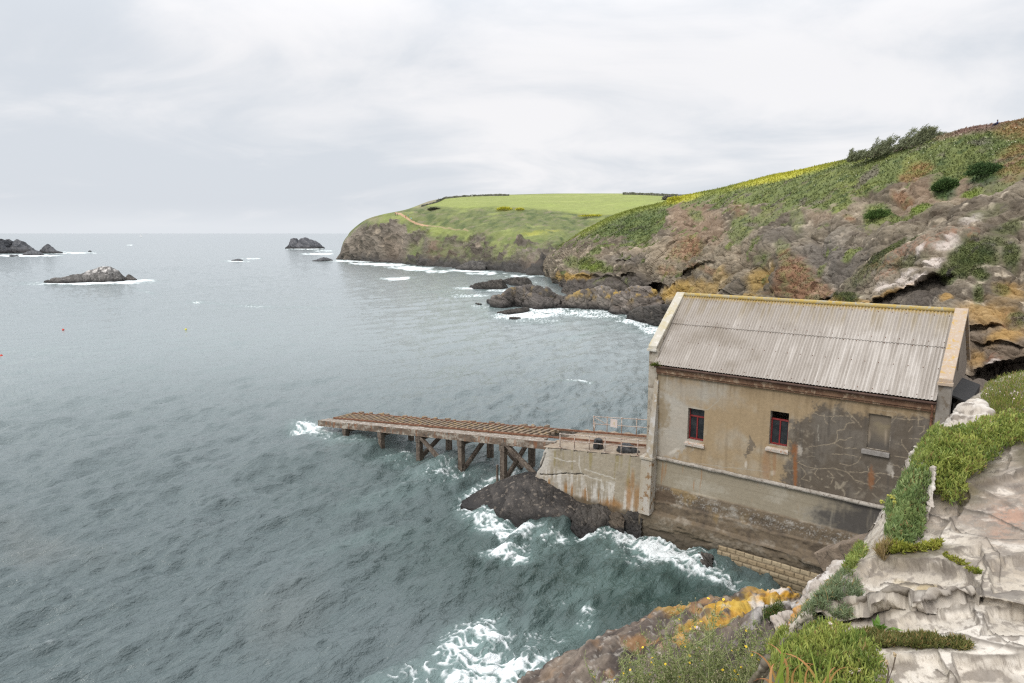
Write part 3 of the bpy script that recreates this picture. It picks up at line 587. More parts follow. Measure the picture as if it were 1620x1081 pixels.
    c = mixc(c, g, vg); rr = np.repeat(np.array([[.27, .13, .065]], F4), len(V), 0); rr = mixc(rr, (.25, .20, .07), sst(-.1, .3, fbm(V/1.6, 4, 125))); rr = mixc(rr, (.11, .125, .045), sst(.0, .4, fbm(V/2.2+5, 3, 126))*.7)
    c = mixc(c, rr, np.clip(rustveg*.62, 0, 1))
    HILL_A, HILL_X, HILL_Y = V2, X, Y
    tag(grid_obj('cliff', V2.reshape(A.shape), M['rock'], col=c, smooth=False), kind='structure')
    # plants on the hill
    rs = np.random.RandomState(3); vis = (X > 855) & (X < 1680) & (Y < 560)
    m = np.maximum(vg, rustveg*.8)*vis*rs.rand(len(V)) > .5
    N2 = grid_normals(V2.reshape(A.shape)).reshape(-1, 3)
    idx = np.where(m)[0]
    tag(scatter_leaves(V2[idx], N2[idx], c[idx]*1.1, int(70000*Q), (.0016*dist[idx]).clip(.10, .4), rs, 'ground_cover', M['veg'], .10), kind='stuff')
    w = np.where((blob(X, Y, [(1420,252,100,22,-24,1),(1360,272,60,16,-22,1),(1560,225,60,22,-8,1),(1490,300,14,14,0,.6),(1390,335,16,12,0,.6),(1300,290,40,10,-25,.7)], ww, .6) > .5) & vis)[0]
    fl = scatter_leaves(V2[w], N2[w], np.full((len(w), 3), .72)*np.array([1, .98, .72]), 1100, .11, rs, 'small_flowers', M['veg'], .25, 2, 1.2, .9); tag(fl, kind='stuff')
build_hill()
def on_hill(px, py):
    return pick(px, py, HILL_A, HILL_X, HILL_Y)

def build_spur():
    cols = [
     [(1296,505,66),(1304,494,66.5),(1309,487,67),(1315,480,67.5)],
     [(1330,520,58),(1332,495,59),(1336,470,61),(1340,446,64)],
     [(1375,540,50),(1376,500,52),(1380,455,55),(1384,410,60)],
     [(1430,560,45),(1430,505,47),(1430,445,51),(1434,380,57)],
     [(1485,580,42),(1486,520,44),(1485,440,48.5),(1487,351,55)],
     [(1540,605,39),(1540,530,42),(1540,430,47),(1540,321,54)],
     [(1605,625,37),(1600,540,40),(1600,430,45.5),(1600,299,53)],
     [(1690,645,36),(1690,550,39),(1690,430,44),(1690,266,52)],
     [(1860,665,34),(1860,560,37),(1860,420,42),(1860,212,50)],
     [(2100,680,32),(2100,560,35),(2100,420,40),(2100,160,48)]]
    P = np.array([[at_y(*map(np.array, p)) for p in c] for c in cols]).transpose(1, 0, 2)
    front = P[0]+np.array([-3, -9, -.6]); front2 = front+np.array([-3, -9, -3])
    back = P[-1]+np.array([3, 7, -2.5]); back2 = back+np.array([5, 14, -9])
    P = np.concatenate([front2[None], front[None], P, back[None], back2[None]])
    A = net(P, 1.0, 150, 1.5); N = grid_normals(A); V = A.reshape(-1, 3).astype(F4); X, Y = proj(V)
    wn = fbm(V/4., 4, 210); wf = fbm(V/1.3, 4, 211); ww = wn*.45+wf*.3
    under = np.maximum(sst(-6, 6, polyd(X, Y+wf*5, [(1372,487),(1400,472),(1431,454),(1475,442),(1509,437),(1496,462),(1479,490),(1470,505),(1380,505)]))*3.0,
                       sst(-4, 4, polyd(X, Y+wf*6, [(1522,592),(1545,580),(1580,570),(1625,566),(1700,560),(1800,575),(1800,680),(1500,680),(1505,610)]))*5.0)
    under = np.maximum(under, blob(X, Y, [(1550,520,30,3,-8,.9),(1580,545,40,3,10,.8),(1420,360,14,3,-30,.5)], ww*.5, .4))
    d, e1, e2 = rock_disp(V, 5.0, .78, 17, R2, (1, 1, 1.5)); d2, _, _ = rock_disp(V+17, 1.6, .24, 18, R1, (1, 1, 1.2))
    vg = blob(X, Y, [(1400,404,45,5,-38,.9),(1445,380,20,4,-35,.6),(1545,405,30,22,0,.95),(1500,440,12,14,0,.95),(1520,420,16,20,-30,.85),(1550,435,16,12,0,.9),(1600,400,14,22,0,.8),(1560,390,40,12,-15,.7),(1340,470,22,8,0,.8),(1375,430,40,10,-35,.55),(1548,470,8,20,0,.7),(1585,460,12,12,0,.6),(1440,415,30,8,-10,.6),(1600,360,30,12,-20,.6),(1560,340,30,8,-20,.4),(1350,475,12,6,0,.9),(1610,505,14,10,0,.6)], ww*1.2, .5)
    lump = facets(V/.55+ww[:, None]*.3, 29, .1)[1]*.22+fbm(V/1.0, 3, 213)*.14
    D = (d+d2)*(1-vg*.8)+lump*vg
    V2 = V+N.reshape(-1, 3)*D[:, None]; aw = V*np.array([1, 1, 0], F4); aw /= np.linalg.norm(aw, axis=1, keepdims=True); V2 = V2+aw*under[:, None]; V = V2.astype(F4)
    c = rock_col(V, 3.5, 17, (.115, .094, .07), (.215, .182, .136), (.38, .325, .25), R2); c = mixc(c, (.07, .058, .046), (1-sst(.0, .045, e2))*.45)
    low = sst(480, 520, Y+ww*12)*sst(1500, 1530, X); c = mixc(c, (.17, .125, .09), low*.5)
    slope = np.clip(polyd(X, Y, [(1320,482),(1384,412),(1487,352),(1560,316),(1600,330),(1530,400),(1505,432),(1440,450),(1372,484)])/20, 0, 1); c = mixc(c, (.265, .22, .165), slope*.4)
    red = blob(X, Y, [(1420,410,60,12,-25,.9),(1475,395,40,10,-20,.8),(1530,375,20,10,-10,.9),(1400,430,30,6,-30,.6),(1590,505,14,10,0,.8),(1560,560,20,6,0,.7),(1480,352,20,6,-30,.8)], ww*1.6, .6); c = mixc(c, (.30, .125, .07), red*.5*sst(-.2, .3, fbm(V/.5, 3, 217)))
    wh = blob(X, Y, [(1462,404,12,4,-30,1),(1440,447,20,5,-18,1),(1395,450,16,6,-20,.8),(1480,418,14,6,-20,.9),(1500,395,20,6,-15,.8),(1420,440,24,5,-20,.7),(1540,352,14,5,-20,.7),(1570,572,10,6,-20,.7),(1510,385,10,5,0,.7)], ww*1.8, .5); c = mixc(c, (.62, .55, .50), wh*.85)
    ye = blob(X, Y, [(1325,480,12,10,0,.9),(1365,478,14,4,0,.8),(1410,462,30,4,-25,.8),(1560,500,40,20,-10,.7),(1600,460,20,16,0,.7),(1590,530,30,12,-10,.8),(1540,560,12,14,0,.6),(1500,480,10,6,0,.8),(1345,490,10,6,0,.9)], ww*1.7, .6); c = mixc(c, (.42, .25, .07), ye*.75)
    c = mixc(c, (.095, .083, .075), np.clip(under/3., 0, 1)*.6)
    g = np.repeat(np.array([[.10, .125, .04]], F4), len(V), 0); g = mixc(g, (.05, .075, .025), sst(-.1, .4, fbm(V/1.1, 3, 220))); g = mixc(g, (.09, .08, .085), sst(.15, .5, fbm(V/.8+3, 3, 221))*.8)
    c = mixc(c, g, vg*.95)
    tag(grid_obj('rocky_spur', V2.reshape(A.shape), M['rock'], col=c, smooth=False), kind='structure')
    rs = np.random.RandomState(8); N2 = grid_normals(V2.reshape(A.shape)).reshape(-1, 3); idx = np.where((vg*rs.rand(len(V)) > .42) & (X < 1660) & (Y < 560))[0]
    tag(scatter_leaves(V2[idx], N2[idx], c[idx]*1.15, int(14000*Q), .085, rs, 'cliff_plants', M['veg'], .08), kind='stuff')
build_spur()

# ---------------------------------------------------------------- rocks standing in the sea
def sea_rock(cols, label, thick=None, seed=0, amp=.27, size=.5, cols3=None, white=0, yellow=0, name='sea_rock', step=.8, top_lean=.3, group=None, mat='rock_wet', planar=False):
    """cols: (px, py of waterline, py of skyline) from left to right; depth comes from the waterline"""
    px = np.array([c[0] for c in cols], float); pw = np.array([c[1] for c in cols], float); pt = np.array([c[2] for c in cols], float)
    W = at_z(px, pw, 0.); Y = W[:, 1]; width = np.linalg.norm(W[-1]-W[0]); th = thick or width*.45
    env = np.sin(np.linspace(0.12, math.pi-.12, len(px))); T = at_y(px, pt, Y+th*top_lean*env)
    hgt = np.maximum(T[:, 2], .05)
    rows = [W+np.array([0, -.5, 0])*th*.2+np.array([0, 0, -1.2]), W+np.array([0, 0, -.25])]
    for k, lean in (((.35, .10), (.7, .42)) if planar else ((.35, .22), (.7, .52))):
        r = lerp(W, T, k); r[:, 1] = lerp(Y, T[:, 1], lean); rows.append(r)
    rows.append(T)
    b1 = T.copy(); b1[:, 1] += th*.3*env; b1[:, 2] -= hgt*.35; b2 = T.copy(); b2[:, 1] = Y+th*env+.2; b2[:, 2] = -1.2; rows += [b1, b2]
    A = net(np.array(rows), step, 120); N = grid_normals(A); V = A.reshape(-1, 3).astype(F4); X, Yp = proj(V)
    s = size*max(hgt.max(), 1.); d, e1, e2 = rock_disp(V, s*1.6, amp*s, 300+seed, R2 if seed % 2 else R1, (1, 1, 2.0))
    V2 = V+N.reshape(-1, 3)*(d-d.mean()+.5*amp*s)[:, None]; V = V2.astype(F4)
    c1, c2, c3 = cols3 or ((.038, .034, .030), (.070, .062, .054), (.11, .095, .08))
    c = rock_col(V, s, 300+seed, c1, c2, c3); up = sst(.3, .95, V[:, 2]/max(hgt.max(), .1)+.25*fbm(V/s, 3, 330+seed))
    if yellow: c = mixc(c, (.36, .24, .06), up*sst(.0, .35, fbm(V/s*1.7, 4, 340+seed))*yellow)
    if white: c = mixc(c, (.60, .57, .54), up*sst(-.15, .3, fbm(V/s*1.3, 4, 350+seed))*white)
    c = mixc(c, (.030, .028, .027), 1-sst(.0, .3*hgt.max()+.15, V[:, 2]+.2*fbm(V/s, 2, 360)))
    o = grid_obj(name, V2.reshape(A.shape), M[mat], col=c, smooth=False)
    return tag(o, label, 'rock', group)
G1 = 'rocks standing in the open sea'
farc = ((.075, .078, .085), (.12, .12, .125), (.16, .155, .15))
sea_rock([(-70,402,385),(-40,402,376),(-15,401.5,381),(0,401,377.5),(8,400.8,380.5),(16,400.5,382.5),(22,400.5,379.6),(29,400.5,379.6),(35,400.5,386),(44,400.5,388),(50,401,395),(52,401,399)], 'big dark jagged sea stack cut by the left edge of the photo', 40, 1, cols3=farc, group=G1)
sea_rock([(36,403.5,402.5),(42,404,399),(48,404,397),(58,404,397.2),(63,404,401),(64,404,403)], 'low dark rock at the foot of the jagged sea stack', 12, 2, cols3=farc, group=G1)
sea_rock([(61,399.8,399),(68,400.3,393),(72,400.4,390),(75,400.5,387.2),(79,400.6,390.5),(84,400.8,396),(92,401,398),(99,401,400.3)], 'pointed pyramid rock just right of the jagged sea stack', 14, 3, cols3=farc, group=G1)
sea_rock([(15,406,404.8),(18,406.2,402.8),(22,406.2,404),(27,406,403.6),(28,406,405)], 'tiny dark rock in the foam below the jagged sea stack', 5, 4, cols3=farc, group=G1)
sea_rock([(139.5,398.4,397.8),(142,398.6,396.4),(145,398.4,397.9)], 'tiny lone rock between the pyramid rock and the sailing boat', 5, 5, cols3=farc, group=G1)
sea_rock([(71,447.5,446.5),(80,448.2,442.5),(92,448.2,441.2),(104,448,438.5),(120,447.6,437),(132,447,434.5),(142,446.8,430),(150,446.6,426),(158,446.6,423.6),(166,446.4,424),(174,446.4,423.5),(179,446,427),(182,446,434),(188,445.6,436),(192,445.2,443),(193,445,444)], 'long pale islet rising to a white capped hump on its right', 16, 6, white=.95, cols3=((.085, .08, .075), (.16, .15, .14), (.24, .225, .21)), size=.42, group=G1)
sea_rock([(193.5,443.6,442.5),(199,443.8,438.5),(204,443.8,435),(209,443.8,439.5),(216,443.6,443)], 'small dark pointed rock beside the white capped islet', 6, 7, cols3=((.07, .065, .06), (.11, .10, .09), (.15, .135, .12)), group=G1)
sea_rock([(452.5,393.4,392),(458,393.6,386),(460,393.6,379.5),(464,393.7,378),(469,393.7,379),(471,393.7,381),(476,393.7,378.8),(482,393.7,378),(488,393.7,379.5),(495,393.6,382),(503,393.5,386.3),(509,393.4,391),(512,393.3,392.8)], 'flat topped dark rock standing alone off the tip of the headland', 40, 8, cols3=((.07, .072, .08), (.11, .11, .118), (.15, .145, .145)), group=G1)
sea_rock([(494.5,413.4,413),(500,413.6,411.5),(508,413.6,408.6),(512,413.4,407.6),(519,413,409),(526,412.6,412)], 'low rounded rock awash at the tip of the headland', 14, 9, cols3=farc, group=G1)
sea_rock([(366,412.8,412.2),(372,413,410.6),(378,413,410),(384,412.8,412)], 'small low rock awash in open water midway across the bay', 6, 10, cols3=farc, group=G1)
G2 = 'dark rocks in the cove'
sea_rock([(744,455,453),(752,457,449.5),(762,458,446.8),(776,458,444.5),(788,458,443.5),(794,458,443),(799,457,449),(802,456,454)], 'wedge shaped dark rock in foam off the rock shelf', 7, 11, group=G2)
sea_rock([(796,446,443.5),(806,451,441),(818,452,440.3),(826,452.5,439),(835,452.5,441),(841,452.5,448),(843,452.5,451)], 'dark tilted rock between the wedge shaped rock and the cliff', 7, 12, group=G2)
sea_rock([(772.5,478.5,476),(779,485,473),(793,487,468.5),(804,486,462.5),(815,485,457.8),(833,487,454.3),(846,489,455),(858,489,457.3),(869,488,462),(882,487,467),(900,487,470),(918,488,469),(930,489,470),(936,489,478)], 'long grey rock shelf reaching left into the foam', 9, 13, amp=.24, size=.8, cols3=((.075, .066, .058), (.125, .11, .10), (.17, .15, .135)), yellow=.3, name='rock_shelf', group=G2)
sea_rock([(888,488,478),(900,488,470.5),(918,488.5,463),(934,489,457),(949,490,454.8),(963,492,457.5),(976,494,461.5),(988,496,466),(996,497,476),(999,497,487)], 'humped rock shelf with orange lichen on its crest', 8, 14, amp=.24, size=.7, cols3=((.10, .085, .072), (.165, .145, .125), (.21, .18, .155)), yellow=.95, name='rock_shelf', group=G2)
sea_rock([(966,494.5,488),(974,496.5,474),(986,498,464),(1000,499,456.8),(1014,500,455),(1028,500.5,458),(1040,501,463.5),(1047,501,472),(1049,501,482)], 'square shouldered boulder with yellow lichen behind the boathouse gable', 7, 15, amp=.26, size=.7, cols3=((.12, .10, .085), (.18, .155, .135), (.22, .19, .165)), yellow=.9, name='boulder', group=G2)
sea_rock([(996,504,501),(1004,507,494),(1016,510,489),(1030,513,486),(1044,516,484.5),(1056,519,485),(1066,521,490),(1072,522,500)], 'low black boulders washed by foam left of the boathouse ridge', 6, 16, amp=.28, size=.75, name='boulder', group=G2)
sea_rock([(752,481,480),(757,482.6,480.3),(762,482,481)], 'small rock breaking the surface left of the rock shelf', 2, 17, group=G2)
sea_rock([(786,496,494.5),(800,497.5,491.5),(815,496.5,489),(832,494,486.5),(838,492,489)], 'thin dark ledge awash below the long rock shelf', 4, 18, group=G2)
sea_rock([(806,504.5,503.2),(814,505.2,502),(824,505,503.6)], 'tiny rock awash in foam below the thin dark ledge', 2, 19, group=G2)
sea_rock([(722,426.5,424.5),(730,427.5,419),(742,427.8,414.5),(752,428,413.8),(762,428,416),(767,428,421),(768,427.5,425)], 'black hump of rock at the foot of the headland cliff', 12, 20, group=G2, cols3=((.06, .056, .052), (.09, .083, .076), (.13, .12, .105)))
# the big rock below the concrete quay
sea_rock([(730,800,797.5),(740,804,793),(754,809,786),(771,816,777),(790,822,768),(806,825,761.5),(824,827,756.5),(842,827,753.5),(858,827.5,755.5),(874,828,762),(892,829,770),(908,828.5,780),(922,830,788),(938,830,797),(950,829,809),(953,828,820)], 'large black sloping rock below the broken end of the concrete quay', 6.5, 21, amp=.13, size=.5, planar=True, cols3=((.030, .027, .025), (.060, .053, .047), (.16, .135, .11)), step=.75, top_lean=.6, mat='rock_wet')
sea_rock([(905,832,824),(918,838,812),(934,840,805),(950,838,802),(962,834,806),(970,832,818)], 'dark ledge between the big black rock and the boathouse wall', 3, 22, amp=.3, size=.6, top_lean=.5)
sea_rock([(955,832,824),(964,834,818),(976,837,817),(988,838,822)], 'small brown rock at the foot of the stained quay wall', 1.6, 24, amp=.3, size=.6, cols3=((.075, .06, .045), (.10, .08, .06), (.13, .10, .075)))
sea_rock([(972,826,820),(980,832,811.5),(992,837,809.5),(1005,841,810),(1014,844,813),(1018,846,822)], 'black boulder wedged against the seaward corner of the boathouse', 2.2, 23, amp=.3, size=.7)
sea_rock([(1098,893,889),(1106,897,880),(1114,899,875.5),(1122,901,877),(1128,903,884)], 'black rock in the foam against the boathouse footing', 1.6, 25, amp=.3, size=.7)
# ---------------------------------------------------------------- the old boathouse
E0 = np.array([7.65, 36.9, 0.]); DD = np.array([.779, -.627, 0]); DD /= np.linalg.norm(DD); NN = np.array([-DD[1], DD[0], 0])
BO = E0+NN*.35; BRZ = math.atan2(DD[1], DD[0])
def bw(x, y, z):  # boathouse local -> world
    return BO+np.asarray(x)[..., None]*DD+np.asarray(y)[..., None]*NN+np.asarray(z)[..., None]*np.array([0, 0, 1.])
def blocal(W): q = W-BO; return np.stack([q@DD, q@NN, q[..., 2]], -1)
def on_wall(px, py, y=0.):
    r = ray(px, py); t = ((y-(CAMP-BO)@NN)/(r@NN)); W = CAMP+r*t[..., None]; return blocal(W)
def zpts(z, ox, oy, s): return [(ox+a/s, oy+b/s) for a, b in z]
def cuts(lo, hi, step, marks):
    v = list(np.arange(lo, hi, step))+[hi]; v = [a for a in v if all(abs(a-m) > step*.45 for m in marks)]+list(marks)
    return np.array(sorted(set(np.round(v, 4))))
def lgrid(name, xs, zs, yfun, mat, colfun, parent, holes=()):
    Xg, Zg = np.meshgrid(xs, zs); Yg = yfun(Xg, Zg); L3 = np.stack([Xg, Yg, Zg], -1); Wd = bw(Xg, Yg, Zg); px, py = proj(Wd)
    c = colfun(Xg, Zg, px, py, L3.reshape(-1, 3).astype(F4))
    Fs = grid_faces(*Xg.shape); cx = Xg.ravel()[Fs].mean(1); cz = Zg.ravel()[Fs].mean(1); keep = np.ones(len(Fs), bool)
    for x0, x1, z0, z1 in holes: keep &= ~((cx > x0) & (cx < x1) & (cz > z0) & (cz < z1))
    Fs = Fs[keep]
    return mesh_obj(name, L3, Fs, mat, parent=parent, col=c.reshape(-1, 3))
house = empty('boathouse', tuple(BO), BRZ)
tag(house, 'weathered concrete boathouse with pale corrugated roof and red framed windows rising from the sea', 'boathouse')
WIN = [(2.12, 3.04, 5.95, 7.70), (6.47, 7.37, 6.52, 8.27), (10.87, 11.8, 7.22, 8.87)]
ZOOM4 = lambda *p: zpts(p, 1060, 620, 3.857)
CRK = [ZOOM4((870,125),(930,150),(990,150),(1060,145),(1110,155)), ZOOM4((940,140),(950,185),(965,200)), ZOOM4((1000,150),(985,165),(1010,185)),
 ZOOM4((1085,120),(1110,155),(1100,170),(1130,190),(1080,195),(1060,230),(1020,240),(1020,290),(1000,315)), ZOOM4((1110,150),(1150,190),(1165,215)),
 ZOOM4((1000,315),(1040,290),(1075,295),(1105,278)), ZOOM4((1000,315),(940,325),(850,335)), ZOOM4((1000,315),(1060,345),(1135,345)), ZOOM4((990,378),(1060,380),(1150,400)),
 ZOOM4((1035,437),(1090,450),(1150,430),(1160,395)), ZOOM4((780,430),(830,455),(900,470),(1000,465),(1080,490),(1200,490),(1300,500),(1400,520),(1460,525)),
 ZOOM4((1215,100),(1290,110),(1380,125),(1390,150),(1350,190)), ZOOM4((1390,130),(1430,140),(1460,175),(1480,130),(1540,150)), ZOOM4((1390,165),(1440,170),(1510,170),(1550,165)), ZOOM4((1515,150),(1515,205)),
 ZOOM4((1480,210),(1450,240)), ZOOM4((1550,205),(1550,240),(1525,260)), ZOOM4((1510,210),(1555,212)), ZOOM4((1455,285),(1520,292),(1565,285)), ZOOM4((1410,280),(1415,320),(1440,350),(1475,400)), ZOOM4((1375,320),(1410,325)),
 ZOOM4((1345,390),(1420,400),(1530,410)), ZOOM4((1340,440),(1390,450),(1430,480),(1470,500)), ZOOM4((1400,455),(1450,520)), ZOOM4((1080,490),(1130,540),(1190,560)), ZOOM4((1210,460),(1215,490)), ZOOM4((900,470),(880,500),(910,530)), ZOOM4((800,460),(830,500),(800,530),(850,545)), ZOOM4((960,480),(1000,520),(980,560)), ZOOM4((1240,500),(1280,520),(1250,560))]
FINE = [ZOOM4((0,45),(40,50),(70,80),(100,100)), ZOOM4((100,100),(160,105),(230,110),(300,50),(320,0)), ZOOM4((120,50),(180,45),(240,60)), ZOOM4((0,150),(30,120),(0,100)), ZOOM4((905,200),(900,240),(908,300)), ZOOM4((60,430),(200,440),(330,460),(450,470),(600,490))]
def wall_col(X, Z, px, py, L3):
    sh = X.shape; wn = fbm(L3*np.array([.6, 1, .6], F4), 4, 401).reshape(sh); wf = fbm(L3*2.6, 4, 402).reshape(sh); wx = fbm(L3*9, 3, 403).reshape(sh)
    dr = fbm(L3*np.array([4.5, 1, .35], F4), 4, 404).reshape(sh)            # run-off streaks
    c = np.repeat(np.repeat(np.array([[[.318, .236, .142]]], F4), sh[0], 0), sh[1], 1)
    c = mixc(c, (.37, .325, .255), sst(-.1, .45, wn)*.8); c = mixc(c, (.245, .175, .095), sst(-.05, .5, dr)*.55*sst(6.5, 9.4, Z)); c = mixc(c, (.17, .12, .07), sst(8.6, 9.6, Z+dr*.7)*.6); c = mixc(c, (.21, .155, .095), sst(.0, .5, dr*.8+wn*.5)*.45)
    c = mixc(c, (.38, .355, .31), sst(-2, 5, polyd(px+wf*14, py+wf*8, [(1034,612),(1046,616),(1066,628),(1088,640),(1112,646),(1112,700),(1086,714),(1062,726),(1038,724),(1040,660)]))*.75)
    c = mixc(c, (.36, .35, .32), blob(px, py, [(1100,622,50,16,10,.7),(1060,612,20,10,0,.6)], wf*.8, .8)*.7)
    c = mixc(c, (.225, .165, .09), blob(px, py, [(1048,655,11,24,0,.9),(1040,600,12,30,0,.7)], wf*.9, .4)*.8)
    gp = polyd(px+wf*15+wx*4, py+wf*12+wx*4, ZOOM4((725,300),(745,190),(800,160),(862,145),(885,80),(965,75),(985,130),(1040,60),(1060,120),(1200,140),(1350,150),(1600,160),(1600,617),(1500,760),(700,760),(690,450),(745,430)))
    gm = sst(-6, 6, gp+wx*5)*sst(9.6, 9.1, Z+.2*wf)
    gm = np.maximum(gm, .8*sst(-.5, 1.2, polyd(px+wx*5, py+wx*5, ZOOM4((485,255),(500,290),(525,325),(505,360),(480,385),(458,415),(452,390),(470,350),(480,320)))))
    gcol = mixc(np.broadcast_to(np.array([.098, .081, .064], F4), c.shape), (.13, .112, .092), sst(-.1, .4, wn+wf*.6)); gcol = mixc(gcol, (.065, .058, .052), sst(.0, .5, dr)*.6)
    c = mixc(c, gcol, gm*.93); c = c
    # flaking edge of the patch and tide-mark swirls low on the wall
    sw = sst(.80, .94, ridged(L3*np.array([1.4, 1, 2.0], F4)+.35*np.stack([wn.ravel(), wf.ravel(), wf.ravel()], 1), 2, 410).reshape(sh))
    c = mixc(c, (.30, .255, .19), sw*blob(px, py, [(1320,765,80,22,10,1),(1345,770,40,20,0,1),(1300,745,50,10,10,.7),(1275,720,20,30,0,.5)], wf*.6, .6)*.75)
    c = mixc(c, (.30, .255, .19), sst(.15, .5, wf+wx*.4)*blob(px, py, [(1270,690,22,36,0,.8),(1262,650,10,14,0,.9),(1400,690,8,20,0,.5),(1425,750,14,14,0,.7),(1360,770,60,20,10,.5)], wf*.5, .6)*.6)
    wob = (wx*1.1+wf*1.6)
    for k, l in enumerate(CRK):
        d = lined(px+wob, py+wf*2.2-wx*.6, l); c = mixc(c, (.335, .275, .195), (1-sst(.25, 1.15, d+wx*.6+.25))*.85*sst(-.75, -.1, wf+.25))
    for l in FINE: c = mixc(c, (.36, .33, .27), (1-sst(.3, 1.0, lined(px+wob, py+wf*2, l)))*.6)
    c = mixc(c, (.55, .50, .43), blob(px, py, [(1404,690,3.5,10,0,.9),(1180,735,2,6,0,.8),(1265,712,4,8,0,.7),(1223,748,4,4,0,.5),(1408,742,5,9,0,.6),(1066,714,9,2.5,-30,.8),(1412,750,2,5,0,.9)], wx*.9, .5)*.8)
    ru = blob(px, py, [(1258,742,3.0,34,0,1),(1257,712,5,9,0,.9),(1212,735,7,22,0,.45),(1225,728,3,22,0,.5),(1378,757,5,14,0,.8),(1215,745,3,20,0,.4)], wx*.7+dr.reshape(sh)*.5, .6); c = mixc(c, (.25, .10, .035), ru*.85)
    for X0, X1, z0, z1 in WIN[:2]: c = mixc(c, (.17, .125, .085), (1-sst(.0, .9, z0-.3-Z))*sst(0, .1, z0-.3-Z)*sst(X0-.15, X0+.1, X)*sst(X1+.15, X1-.1, X)*.45*sst(-.3, .5, dr))
    return c*(1+.10*wx+.07*wf)[..., None]
zw = cuts(4.50, 9.80, .034, [w[2] for w in WIN]+[w[3] for w in WIN]); xw = cuts(0.0, 13.5, .034, [w[0] for w in WIN]+[w[1] for w in WIN])
def wall_y(X, Z):
    L3 = np.stack([X.ravel(), 0*X.ravel(), Z.ravel()], 1).astype(F4); return (.012*fbm(L3*.9, 3, 411)+.006*fbm(L3*6, 3, 412)).reshape(X.shape)
wall = lgrid('wall', xw, zw, wall_y, M['wall'], wall_col, house, WIN)
# reveals, back wall and gables
for k, (x0, x1, z0, z1) in enumerate(WIN):
    m = MB(); dp = .34 if k < 2 else .13
    m.box(x0-.06, x0-.001, .012, dp, z0-.05, z1+.05); m.box(x1+.001, x1+.06, .012, dp, z0-.05, z1+.05); m.box(x0-.001, x1+.001, .012, dp, z1+.001, z1+.06); m.box(x0-.001, x1+.001, .012, dp, z0-.06, z0-.001)
    m.build('window_reveal', M['concrete'], house)
m = MB(); m.box(0, 13.5, 6.35, 6.5, 4, 9.9); m.box(-.2, 13.9, .05, 6.4, 4.2, 4.45); m.build('rear_wall', M['concrete'], house)
def prism(m, poly, x0, x1):
    n = len(poly); b = len(m.v); m.v += [(x0, y, z) for y, z in poly]+[(x1, y, z) for y, z in poly]
    m.f += [tuple(b+i for i in range(n)), tuple(b+n+i for i in range(n))[::-1]]+[(b+i, b+n+i, b+n+(i+1) % n, b+(i+1) % n) for i in range(n)]
GP = [(.02, 4.3), (.02, 10.72), (3.25, 13.42), (6.48, 10.72), (6.48, 4.3)]
m = MB(); prism(m, GP, -.25, .14); m.build('gable_wall', M['concrete'], house)
m = MB(); prism(m, [(.02, 7.2), (.02, 10.72), (3.25, 13.42), (6.48, 10.72), (6.48, 7.2)], 13.50, 13.84); lg = m.build('gable_wall', M['gable_wood'], house)
m = MB()
for y in np.arange(.5, 6.1, .34): m.box(13.843, 13.875, y, y+.30, 10.1, 10.72+2.7*(1-abs(y+.15-3.25)/3.25)-.28)
m.box(13.878, 13.93, 2.1, 2.55, 10.9, 12.0); m.build('gable_boards', M['gable_wood'], lg)
for x0, x1, mt in ((-.33, .17, 'coping_pale'), (13.46, 13.98, 'coping')):
    m = MB()
    for s in (1, -1):
        Y = lambda y: 3.25+s*(y-3.25)
        a, b = (-.10, 10.72), (3.25, 13.44); t = .15
        pts = [(Y(a[0]), a[1]), (Y(b[0]), b[1]), (Y(b[0]), b[1]+t*1.25), (Y(a[0]), a[1]+t)]
        if s < 0: pts = pts[::-1]
        prism(m, pts, x0, x1)
    m.box(x0-.03, x1+.03, -.22, .10, 10.58, 10.72); m.build('gable_coping', M[mt], house, bevel=.015)
# corner piers and raking buttress
m = MB(); m.box(-.28, .24, -.06, .3, 4.66, 10.58); m.build('corner_pier', M['concrete'], house)
m = MB(); b = len(m.v)
m.hexa([(.02, -.62, 4.66), (.40, -.62, 4.66), (.40, -.005, 4.66), (.02, -.005, 4.66), (.10, -.075, 9.0), (.34, -.075, 9.0), (.34, -.005, 9.0), (.10, -.005, 9.0)]); m.build('raking_buttress', mat_n('grey_render', (.40, .375, .335), (.33, .27, .19), 1.1, .9, .3, .01, c3=(.46, .44, .41)), house, bevel=.02)
m = MB(); m.hexa([(-.32, -.72, 1.3), (.36, -.72, 1.3), (.36, .1, 1.3), (-.32, .1, 1.3), (-.30, -.62, 4.5), (.38, -.62, 4.5), (.38, .1, 4.5), (-.30, .1, 4.5)]); m.box(-.36, .44, -.70, .1, 4.5, 4.66); m.build('corner_pier', mat_n('stained_pier', (.36, .31, .235), (.43, .40, .36), 1.2, .9, .5, .02, stretch=(1, 1, .3), c3=(.22, .13, .06)), house, bevel=.03)
m = MB(); m.box(13.46, 13.96, -.10, .4, 6.2, 10.58); m.build('corner_pier', mat_n('grey_pier', (.21, .185, .155), (.27, .245, .215), 1.5, .9, .4, .015, c3=(.15, .12, .09)), house, bevel=.02)
